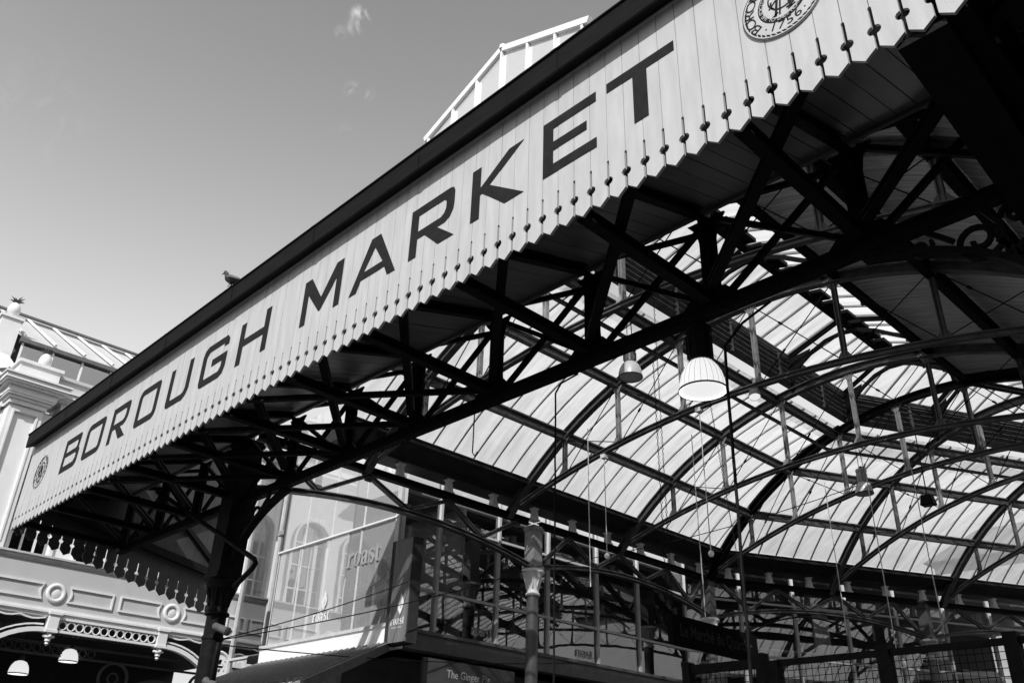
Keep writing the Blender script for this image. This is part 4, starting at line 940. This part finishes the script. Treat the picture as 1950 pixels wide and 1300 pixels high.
for k in range(10): mb.bar((XC+.06, 5.0+k*.82, 12.86), (-29.4, 5.0+k*.82, 15.44), .06, .06)
mb.build('clerestory_roof_bars', WMET, hall)
MB().box(-29.6, -29.4, 3.0, 13, 15.36, 15.44).bar((-29.8, 3.0, 15.72), (-29.8, 13, 15.72), .08, .08).build('clerestory_ridge', SLATE, hall)
MB().box(-29.5, -29.3, 5.0, 12, 12.8, 15.3).build('clerestory_back', SLATE, hall)
# pinnacle and raking end wall
MB().box(XC-.35, XC+.1, 4.3, 4.8, 9.6, 13.2).box(XC-.4, XC+.15, 4.25, 4.85, 13.2, 13.28).build('end_pinnacle', WHITE, hall)
MB().prism([[(-30, 9.5), (XC+3.2, 9.5), (XC+3.2, 10.2), (XC+.5, 11.8), (XC+.1, 12.1), (XC-.1, 12.9), (-29.8, 15.6), (-31, 15.6)]], (0, 4.55, 0), X, Z, .25).build('raking_end_wall', WHITE, hall)
MB().bar((XC+3.2, 4.45, 10.24), (XC+.3, 4.45, 11.98), .5, .12).build('raking_coping', WHITE, hall)
pineapple(XC-.1, 4.55, 13.28, 1.0)
MB().box(-31, XH-.5, 4.4, 14, 9.1, 9.2).build('flat_roof', SLATE, hall)
# cast iron arcade under the frieze
arc_ = MB()
YA, YC_ = 6.16, 8.50; zl = 4.62
for (yy, m_) in ((YA, 0), (YC_, 0)):
    b_ = MB().box(XF-.10, XF+.10, yy-.10, yy+.10, 4.56, 4.95).box(XF-.13, XF+.13, yy-.13, yy+.13, 4.90, 4.95).box(XF-.12, XF+.12, yy-.12, yy+.12, 4.55, 4.60)
    b_.lathe((XF, yy, 4.55), [(.06, 0), (.05, -.03), (.085, -.06), (.09, -.09), (.05, -.13), (.06, -.16), (.03, -.19), (.04, -.22), (.0, -.26)], 10)
    for a in range(4):
        d = Vector((cos(a*pi/2), sin(a*pi/2), 0)); b_.lathe(Vector((XF, yy, 4.48))+d*.09, [(.0, -.03), (.03, -.02), (.035, 0), (.03, .02), (0, .03)], 8)
    b_.build('pendant_bracket', WHITE, hall)
m = MB().box(XF-.05, XF+.05, YA+.11, YC_-.11, 4.57, 4.62).box(XF-.05, XF+.05, YA+.11, YC_-.11, 4.82, 4.86)
nr = 12; w = (YC_-YA-.26)/nr
for k in range(nr): m.lathe((XF-.03, YA+.13+w*(k+.5), 4.72), [(.072, 0), (.09, 0), (.09, .06), (.072, .06), (.072, 0)], 20, axis=(1, 0, 0))
m.build('ring_lattice', WHITE, hall)
for yy, sg_ in ((YA, -1), (YC_, 1)):
    m = MB(); pts_ = [(XF, yy+sg_*(.1+1.75*sin(t)), 4.60-2.1*(1-cos(t))) for t in [pi/2*k/16 for k in range(17)]]
    m.sweep(pts_, X, .14, .09); m.sweep([(p[0], p[1]+sg_*.06, p[2]+.10) for p in pts_], X, .05, .03)
    m.build('arch', WHITE, hall)
    yr_ = yy+sg_*1.45
    m = MB().lathe((XF-.03, yr_, 4.36), [(.26, 0), (.33, 0), (.33, .06), (.30, .08), (.27, .06), (.26, 0)], 32, axis=(1, 0, 0))
    outer = [(.262*cos(t), .262*sin(t)) for t in [2*pi*k/40 for k in range(40)]]
    star = [((.10+.06*abs(cos(3*t)))*cos(t), (.10+.06*abs(cos(3*t)))*sin(t)) for t in [2*pi*k/48 for k in range(48)]][::-1]
    holes = []
    for q in range(6):
        a = (q+.5)*pi/3; holes.append([(.20*cos(a)+.02*cos(t), .20*sin(a)+.02*sin(t)) for t in [-2*pi*k/10 for k in range(10)]])
    m.prism([outer, star]+holes, (XF-.02, yr_, 4.36), Y, Z, .03); m.build('rosette', WHITE, hall)
    m = MB()
    m.sweep([(XF, yy+sg_*(.15+1.0*k/8), 4.84-.05*abs(sin(k*pi/4))) for k in range(9)], X, .05, .03); m.build('spandrel_trim', WHITE, hall)
# inner arcade and dark interior
wall_x(-27, -26.8, 2, 12, 0, 6, DARK, 'interior_wall'); MB().box(-27, XH-.5, 4.2, 12, 4.95, 5.0).build('interior_ceiling', DARKW, hall)
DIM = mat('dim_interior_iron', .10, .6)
m = MB()
for k in range(16): m.lathe((-22, 4.8+.2*k, 4.5), [(.07, 0), (.085, 0), (.085, .04), (.07, .04), (.07, 0)], 14, axis=(1, 0, 0))
m.box(-22.03, -21.97, 4.4, 12, 4.36, 4.41).box(-22.03, -21.97, 4.4, 12, 4.59, 4.64)
for yc in (8.4, 10.6): m.lathe((-22, yc, 4.05), [(.30, 0), (.36, 0), (.36, .05), (.30, .05), (.30, 0)], 28, axis=(1, 0, 0)).lathe((-22, yc, 4.05), [(.10, 0), (.13, 0), (.13, .04), (.10, .04), (.1, 0)], 16, axis=(1, 0, 0))
for yc in (9.5,): m.sweep([(-22, yc+1.3*cos(t), 2.6+1.5*sin(t)) for t in [pi*k/20 for k in range(21)]], X, .08, .06).sweep([(-22, yc+1.1*cos(t), 2.6+1.3*sin(t)) for t in [pi*k/20 for k in range(21)]], X, .05, .03)
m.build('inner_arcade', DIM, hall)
for i_ in range(36): pass
m = MB()
for k in range(60): m.box(-21.2, -21.12, 4.6+k*.1, 4.66+k*.1, 4.70, 4.80)
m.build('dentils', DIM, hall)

# two lit dome lamps inside the hall
def hall_lamp(x, y, z, label):
    t = thing('dome_lamp', label, 'lamp', (x, y, z), 'white dome lamps hanging in the hall')
    MB().lathe((x, y, z), [(.20, 0), (.205, .02), (.195, .10), (.17, .18), (.12, .25), (.05, .28), (.001, .285)], 24).build('shade', BULB2, t, True)
    MB().lathe((x, y, z), [(.198, -.004), (.208, -.004), (.208, .02), (.2, .022)], 24).build('rim', WMET, t)
    MB().tube([(x, y, z+.28), (x, y, 4.94)], .015, 8).lathe((x, y, z+.27), [(.06, 0), (.05, .12), (.02, .14)], 12).build('stem', DARK, t)
hall_lamp(-22, 7.33, 4.29, 'white dome lamp hanging higher, under the iron arcade')
hall_lamp(-22, 6.36, 3.92, 'white dome lamp hanging lower, at the bottom left corner')

# ================================================================== LAMPS IN THE NAVE
def bay_lamp(x, y, z, d, mbell, mdisc, mcan, label, ztop, cw=.10, ch_=.34):
    t = thing('high_bay_lamp', label, 'lamp', (x, y, z), 'bell shaped high bay lamps')
    r = d/2
    MB().lathe((x, y, z), [(a_*r, b_*r*4.9) for a_, b_ in ((1, 0), (.99, .02), (.96, .07), (.86, .15), (.7, .22), (.5, .27), (.42, .28), (.40, .28), (.48, .265), (.68, .215), (.84, .148), (.94, .07), (.97, .02), (.97, 0))], 28).build('bell', mbell, t, True)
    rb = MB()
    for k in range(24):
        a = k*pi/12; rb.tube([(x+cos(a)*r*q_, y+sin(a)*r*q_, z+r*4.9*h_) for q_, h_ in ((.995, .01), (.97, .07), (.87, .15), (.71, .22), (.51, .27))], .0018, 4)
    rb.build('shade_ribs', mat('shade_rib_glass', .6, .3) if d > .4 else mbell, t)
    MB().lathe((x, y, z+.0), [(r*1.0, -.006), (r*1.025, -.006), (r*1.025, .008), (r, .008)], 28).build('rim', IRON, t)
    MB().lathe((x, y, z+.015), [(r*.95, 0), (.001, -.004)], 28).build('lens', mdisc, t)
    zh = z+r*4.9*.275
    c = MB().lathe((x, y, zh), [(r*.42, 0), (cw, .01), (cw, ch_-.06), (cw*1.12, ch_-.05), (cw*1.14, ch_-.01), (cw*1.05, ch_), (.001, ch_+.01)], 20)
    for k in range(10): a = k*pi/5; c.bar((x+cos(a)*cw, y+sin(a)*cw, zh+.03), (x+cos(a)*cw, y+sin(a)*cw, zh+ch_-.08), .012, .02)
    c.build('ballast_housing', mcan, t)
    m = MB().tube([(x-.03, y, zh+ch_), (x-.03, y, ztop)], .006, 6).tube([(x+.03, y, zh+ch_), (x+.05, y, zh+.12+ch_), (x+.03, y, ztop)], .007, 6).lathe((x, y, zh-.005+ch_), [(.03, 0), (.03, .05), (.01, .07)], 8)
    m.build('hanging_cable', IRON, t); return t
CLR = bpy.data.materials.new('prismatic_lamp_shade'); CLR.use_nodes = True; _b = CLR.node_tree.nodes['Principled BSDF']; _b.inputs['Base Color'].default_value = (.85, .85, .85, 1); _b.inputs['Roughness'].default_value = .25; _b.inputs['Emission Color'].default_value = (1, 1, 1, 1); _b.inputs['Emission Strength'].default_value = .7
bay_lamp(-3.78, 5.86, Z0+3.22, .41, CLR, BULB, IRON, 'large lit lamp with black housing hanging just below the black girder', 5.45, .105, .34)
bay_lamp(-6.22, 8.0, Z0+4.92, .31, mat('frosted_lamp_shade', .42, .3), mat('frosted_lens', .55, .4), IRON2, 'small unlit frosted lamp half hidden behind the black girder', 7.5, .075, .22)
bay_lamp(-6.37, 14.74, Z0+5.12, .31, mat('pale_lamp_shade', .6, .3), mat('grey_lens', .5, .4), IRON3, 'small pale lamp with white housing far under the glass roof', 7.55, .085, .24)  # bell paler than the frosted lamp's
fl = thing('floodlight', 'small bright floodlight clamped under the middle arched truss', 'floodlight', (-6.35, 11.3, 7.5))
MB().lathe((-6.35, 11.28, 7.42), [(.05, .12), (.075, .10), (.095, .0), (.09, -.02)], 14, axis=(-.2, .25, 1)).build('housing', IRON3, fl); MB().lathe((-6.35, 11.28, 7.42), [(.088, -.01), (.001, -.014)], 14, axis=(-.2, .25, 1)).build('lens', BULB, fl); MB().bar((-6.33, 11.32, 7.5), (-6.33, 11.37, 7.6), .03, .05).build('clamp', IRON3, fl)
f2 = thing('speaker_box', 'small black box hanging under the truss near the bend in the roof', 'speaker', (-5.3, 14.7, 7.5))
MB().hexa([(-5.42, 14.6, 6.28), (-5.2, 14.6, 6.28), (-5.2, 14.8, 6.28), (-5.42, 14.8, 6.28), (-5.39, 14.62, 6.45), (-5.23, 14.62, 6.45), (-5.23, 14.78, 6.45), (-5.39, 14.78, 6.45)]).build('case', IRON, f2, bevel=.01); MB().lathe((-5.31, 14.7, 6.275), [(.08, 0), (.06, -.006), (.001, -.008)], 14).build('grille', SLATE, f2); MB().tube([(-5.31, 14.7, 6.45), (-5.31, 14.74, 7.62)], .01, 6).build('bracket', IRON, f2)

# cameras on column 1
def cctv(z, L_, label, tilt):
    t = thing('security_camera', label, 'camera', (XL, 5.8, z), 'security cameras strapped to the black column')
    b = Vector((XL+.17, 5.72, z)); d = Vector((.88, .25, tilt)).normalized()
    MB().tube([b, b+d*L_], .052, 14).tube([b+d*(L_-.02), b+d*(L_+.03)], .058, 14).build('housing', IRON2, t); MB().lathe(b+d*(L_+.031), [(.045, 0), (.03, .004), (.001, .006)], 14, axis=d).build('lens', SLATE, t)
    MB().tube([(XL+.13, 5.75, z-.14), (XL+.2, 5.72, z-.08), b+d*.08], .018, 8).lathe((XL, 5.8, z-.16), [(.145, 0), (.15, .01), (.15, .04), (.145, .05)], 20).build('strap_bracket', IRON, t)
cctv(3.72, .25, 'upper security camera on the black column, pointing right and down', -.3); cctv(3.02, .20, 'lower security camera on the black column', -.35)
# downpipe elbow by the column
tag(MB().tube([(-14.5, 5.58, 6.2), (-14.36, 5.6, 6.14), (-10.78, 5.62, 4.46), (-10.73, 5.62, 4.40), (-10.80, 5.62, 4.34), (-11.22, 5.62, 4.16)], .036, 10).build('drain_pipe', IRON, None, True), 'black drain pipe with a sharp elbow beside the left column', 'pipe')
tag(MB().tube([(XL+.28, 5.75, 2.0), (XL+.28, 5.75, 3.35), (XL+.30, 5.75, 3.5)], .03, 8).build('drain_pipe', IRON, None, True), 'thin black vertical pipe running down beside the left column shaft', 'pipe')

# ropes, chains and cables
def rope(label, pts, r, m, chainy=False, cat='rope'):
    mb = MB()
    if chainy:
        for a, b in zip(pts[:-1], pts[1:]): chain(mb, a, b)
    else:
        P = []
        for a, b in zip(pts[:-1], pts[1:]):
            n = max(1, int((Vector(b)-Vector(a)).length/.12))
            for k in range(n): P.append(Vector(a).lerp(Vector(b), k/n)+Vector((random.uniform(-1, 1), random.uniform(-1, 1), 0))*r*.25)
        P.append(Vector(pts[-1])); mb.tube(P, r, 6)
    return tag(mb.build('chain' if chainy else 'rope', m, None), label, cat)
rope('thick black rope hanging from the girder just right of the big lit lamp', [(-3.05, 5.86, 5.42), (-3.3, 5.8, 5.28), (-3.46, 5.75, 5.1), (-3.44, 5.7, 4.7), (-3.46, 5.7, 3.6), (-3.48, 5.7, 2.3), (-3.46, 5.7, 1.2)], .013, IRON)
rope('long dark rope hanging from the middle of the black girder', [(-5.20, 5.85, 5.45), (-5.40, 5.82, 5.40), (-5.46, 5.8, 5.30), (-5.46, 5.8, 2.3)], .010, IRON)
rope('short dark cord with a hook hanging below the girder', [(-6.68, 5.8, 5.45), (-6.68, 5.8, 4.98), (-6.64, 5.8, 4.93), (-6.60, 5.8, 4.97)], .007, IRON)
rope('thin chain hanging in front of the glass left of the big lamp', [(-5.12, 7.0, 6.1), (-5.12, 7.02, 3.4)], .005, IRON, True, 'chain')
WR = mat('pale_rope', .65, .8)
for (x, y, z0, z1, l_, bx) in ((-9.50, 11.37, 7.2, 5.5, 'white cord hanging from the arched truss left of centre', 1), (-7.44, 11.37, 7.5, 5.2, 'white cord with a small weight hanging below the big lamp', 1), (-9.60, 11.05, 6.7, 4.9, 'pale chain hanging left of the white cord', 0), (-8.65, 12.9, 6.9, 4.6, 'pale chain hanging over the dark side windows', 0),
                           (-7.35, 15.3, 6.3, 4.5, 'pale rope hanging right of the black sign', 0), (-6.1, 14.3, 6.1, 3.9, 'pale rope hanging above the middle of the mesh fence', 0), (-5.4, 14.5, 5.9, 4.2, 'pale rope hanging over the right end of the mesh fence', 0)):
    o = rope(l_, [(x, y, z0+1.0 if z0 < 7 else z0), (x, y, z0), (x, y+.02, z1)], .0085, WR)
    if bx:
        o2 = MB().box(x-.05, x+.05, y-.05, y+.05, z0, z0+.07).build('pulley_block', CAPM, o); MB().lathe((x, y+.02, z1-.09), [(.03, 0), (.045, .03), (.045, .07), (.02, .09)], 10).build('weight', CAPM, o)
for (l_, a, b, sag) in (('thin black wire from the left column to the wooden sign', (XL+.1, 5.8, 3.55), (-12.1, 9.2, 5.0), .05), ('thin black wire rising from the left column across the bright restaurant front', (XL+.1, 5.7, 3.52), (XL, 12.0, 5.72), .1),
                        ('thin black cable rising from the grey column toward the middle of the glass roof', (XL+.1, 12.0, 5.75), (-6.3, 14.7, 6.9), .18), ('thin wire running low in front of the restaurant sill', (XL+.1, 5.8, 3.5), (-12.5, 14, 4.3), .1), ('curved black cable looping over the wire mesh fence', (-5.0, 8.3, 3.3), (-4.0, 8.3, 3.25), -.12)):
    A, B = Vector(a), Vector(b); pts_ = [A.lerp(B, k/16)-Z*sag*4*(k/16)*(1-k/16) for k in range(17)]
    tag(MB().tube(pts_, .008, 6).build('cable', IRON, None), l_, 'cable')

# ================================================================== MESH FENCE
K = 1.2286; YF = 8.6
fe = thing('mesh_fence', 'black wire mesh fence panels on dark posts at the bottom right', 'fence', (-3*K, YF, 0))
zt = Z0+1.165*K
for a, b in ((-4.08*K, -3.08*K), (-3.08*K, -2.15*K), (-2.15*K, -1.0*K)):
    m = MB(); x = a+.06
    while x < b: m.tube([(x, YF, .3), (x, YF, zt)], .0035, 4); x += .068
    z = .3
    while z < zt: m.tube([(a, YF+.005, z), (b, YF+.005, z)], .0035, 4); z += .068
    m.build('mesh_panel', IRON, fe); MB().box(a, b, YF-.02, YF+.02, zt-.03, zt+.03).build('top_rail', IRON, fe)
for x, w, h in ((-3.08*K, .06, .07), (-2.15*K, .06, .07), (-1.0*K, .06, .07), (-4.02*K, .045, .02)): MB().box(x-w, x+w, YF-.06, YF+.06, 0, zt+h).build('post', IRON, fe)
gb = thing('mesh_gate', 'black mesh gate with a thick dark frame left of the wire fence', 'gate', (-4.5*K, YF, 0))
zg = Z0+1.14*K
MB().box(-4.92*K, -4.12*K, YF-.04, YF+.04, zg, zg+.09).box(-4.95*K, -4.87*K, YF-.06, YF+.06, 0, zg+.12).box(-4.19*K, -4.11*K, YF-.06, YF+.06, 0, zg+.14).build('frame', IRON, gb)
m = MB(); x = -4.87*K
while x < -4.2*K: m.tube([(x, YF, .3), (x, YF, zg)], .0035, 4); x += .06
z = .3
while z < zg: m.tube([(-4.87*K, YF+.005, z), (-4.2*K, YF+.005, z)], .0035, 4); z += .06
m.build('mesh_panel', IRON, gb)

# ================================================================== PIGEONS
def pigeon(x, y, z, rz, s, label, m_):
    t = thing('pigeon', label, 'pigeon', (0, 0, 0), 'pigeons on the roofs'); 
    b = MB().tube([(-.20, 0, .035), (-.13, 0, .060), (-.06, 0, .085), (.01, 0, .110), (.055, 0, .140), (.08, 0, .175), (.092, 0, .205), (.112, 0, .222), (.132, 0, .212)], [.010, .020, .044, .058, .048, .030, .025, .028, .010], 12)
    b.tube([(.13, 0, .212), (.158, 0, .198)], [.009, .002], 6)
    for sy in (-1, 1): b.tube([(.015, sy*.02, .07), (.01, sy*.022, .02), (.012, sy*.022, 0)], [.012, .005, .004], 6).tube([(-.015, sy*.022, .003), (.035, sy*.022, .003)], .004, 5)
    b.build('body', m_, t, True)
    for sy in (-1, 1): MB().tube([(.05, sy*.045, .125), (-.02, sy*.058, .115), (-.10, sy*.04, .085), (-.17, sy*.02, .06)], [.012, .026, .022, .004], 8).build('wing', SLATE, t, True)
    t.location = (x, y, z); t.rotation_euler = (0, 0, rz); t.scale = (s,)*3
pg = mat('pigeon_feather', .03, .7, var=.6, scale=25)
pigeon(-9.2, FY-.145, 7.245, pi+.55, 1.05, 'dark pigeon perched on the black gutter of the sign canopy', pg)
pigeon(XH-.1, 3.84, 9.62, 2.2, 1.1, 'pale pigeon on the cornice corner of the white hall', mat('pale_feather', .3, .7))

# ================================================================== BEYOND THE GLASS
nb = thing('unseen_brick_block', 'unseen brick block added on the right to darken window reflections', 'building', (16, 2, 0))
mb = MB().box(11, 24, -22, 34, 0, 13)
mb.build('wall', mat('unseen_block_brick', .04, .8, var=.3, scale=4), nb)  # added out of view to darken reflections and cut low sky light
mb = MB()
for k in range(14):
    for z in (4.5, 8.5): mb.box(10.94, 10.99, -20+k*3.8, -18.4+k*3.8, z, z+2)
mb.build('window_panes', HGLASS, nb)
mb = MB()
for k in range(16): mb.box(10.8, 10.98, -21+k*3.4, -20.7+k*3.4, 0, 13)
for z in (3.6, 7.6, 12.6): mb.box(10.75, 10.79, -22, 34, z, z+.35)
mb.build('reflection_bands', STUC, nb)  # pale bands added to break up the block's flat reflection
far = thing('distant_building', 'grey building faintly visible through the glass roof at the right', 'building', (-20, 45, 0))
MB().box(-15.5, 12, 42, 52, 0, 12.2).build('wall', STUC, far); MB().hexa([(-15.8, 41.5, 12.21), (12, 41.5, 12.21), (12, 52, 12.21), (-15.8, 52, 12.21), (-14, 44, 14), (12, 44, 14), (12, 50, 14), (-14, 50, 14)]).build('roof', SLATE, far)
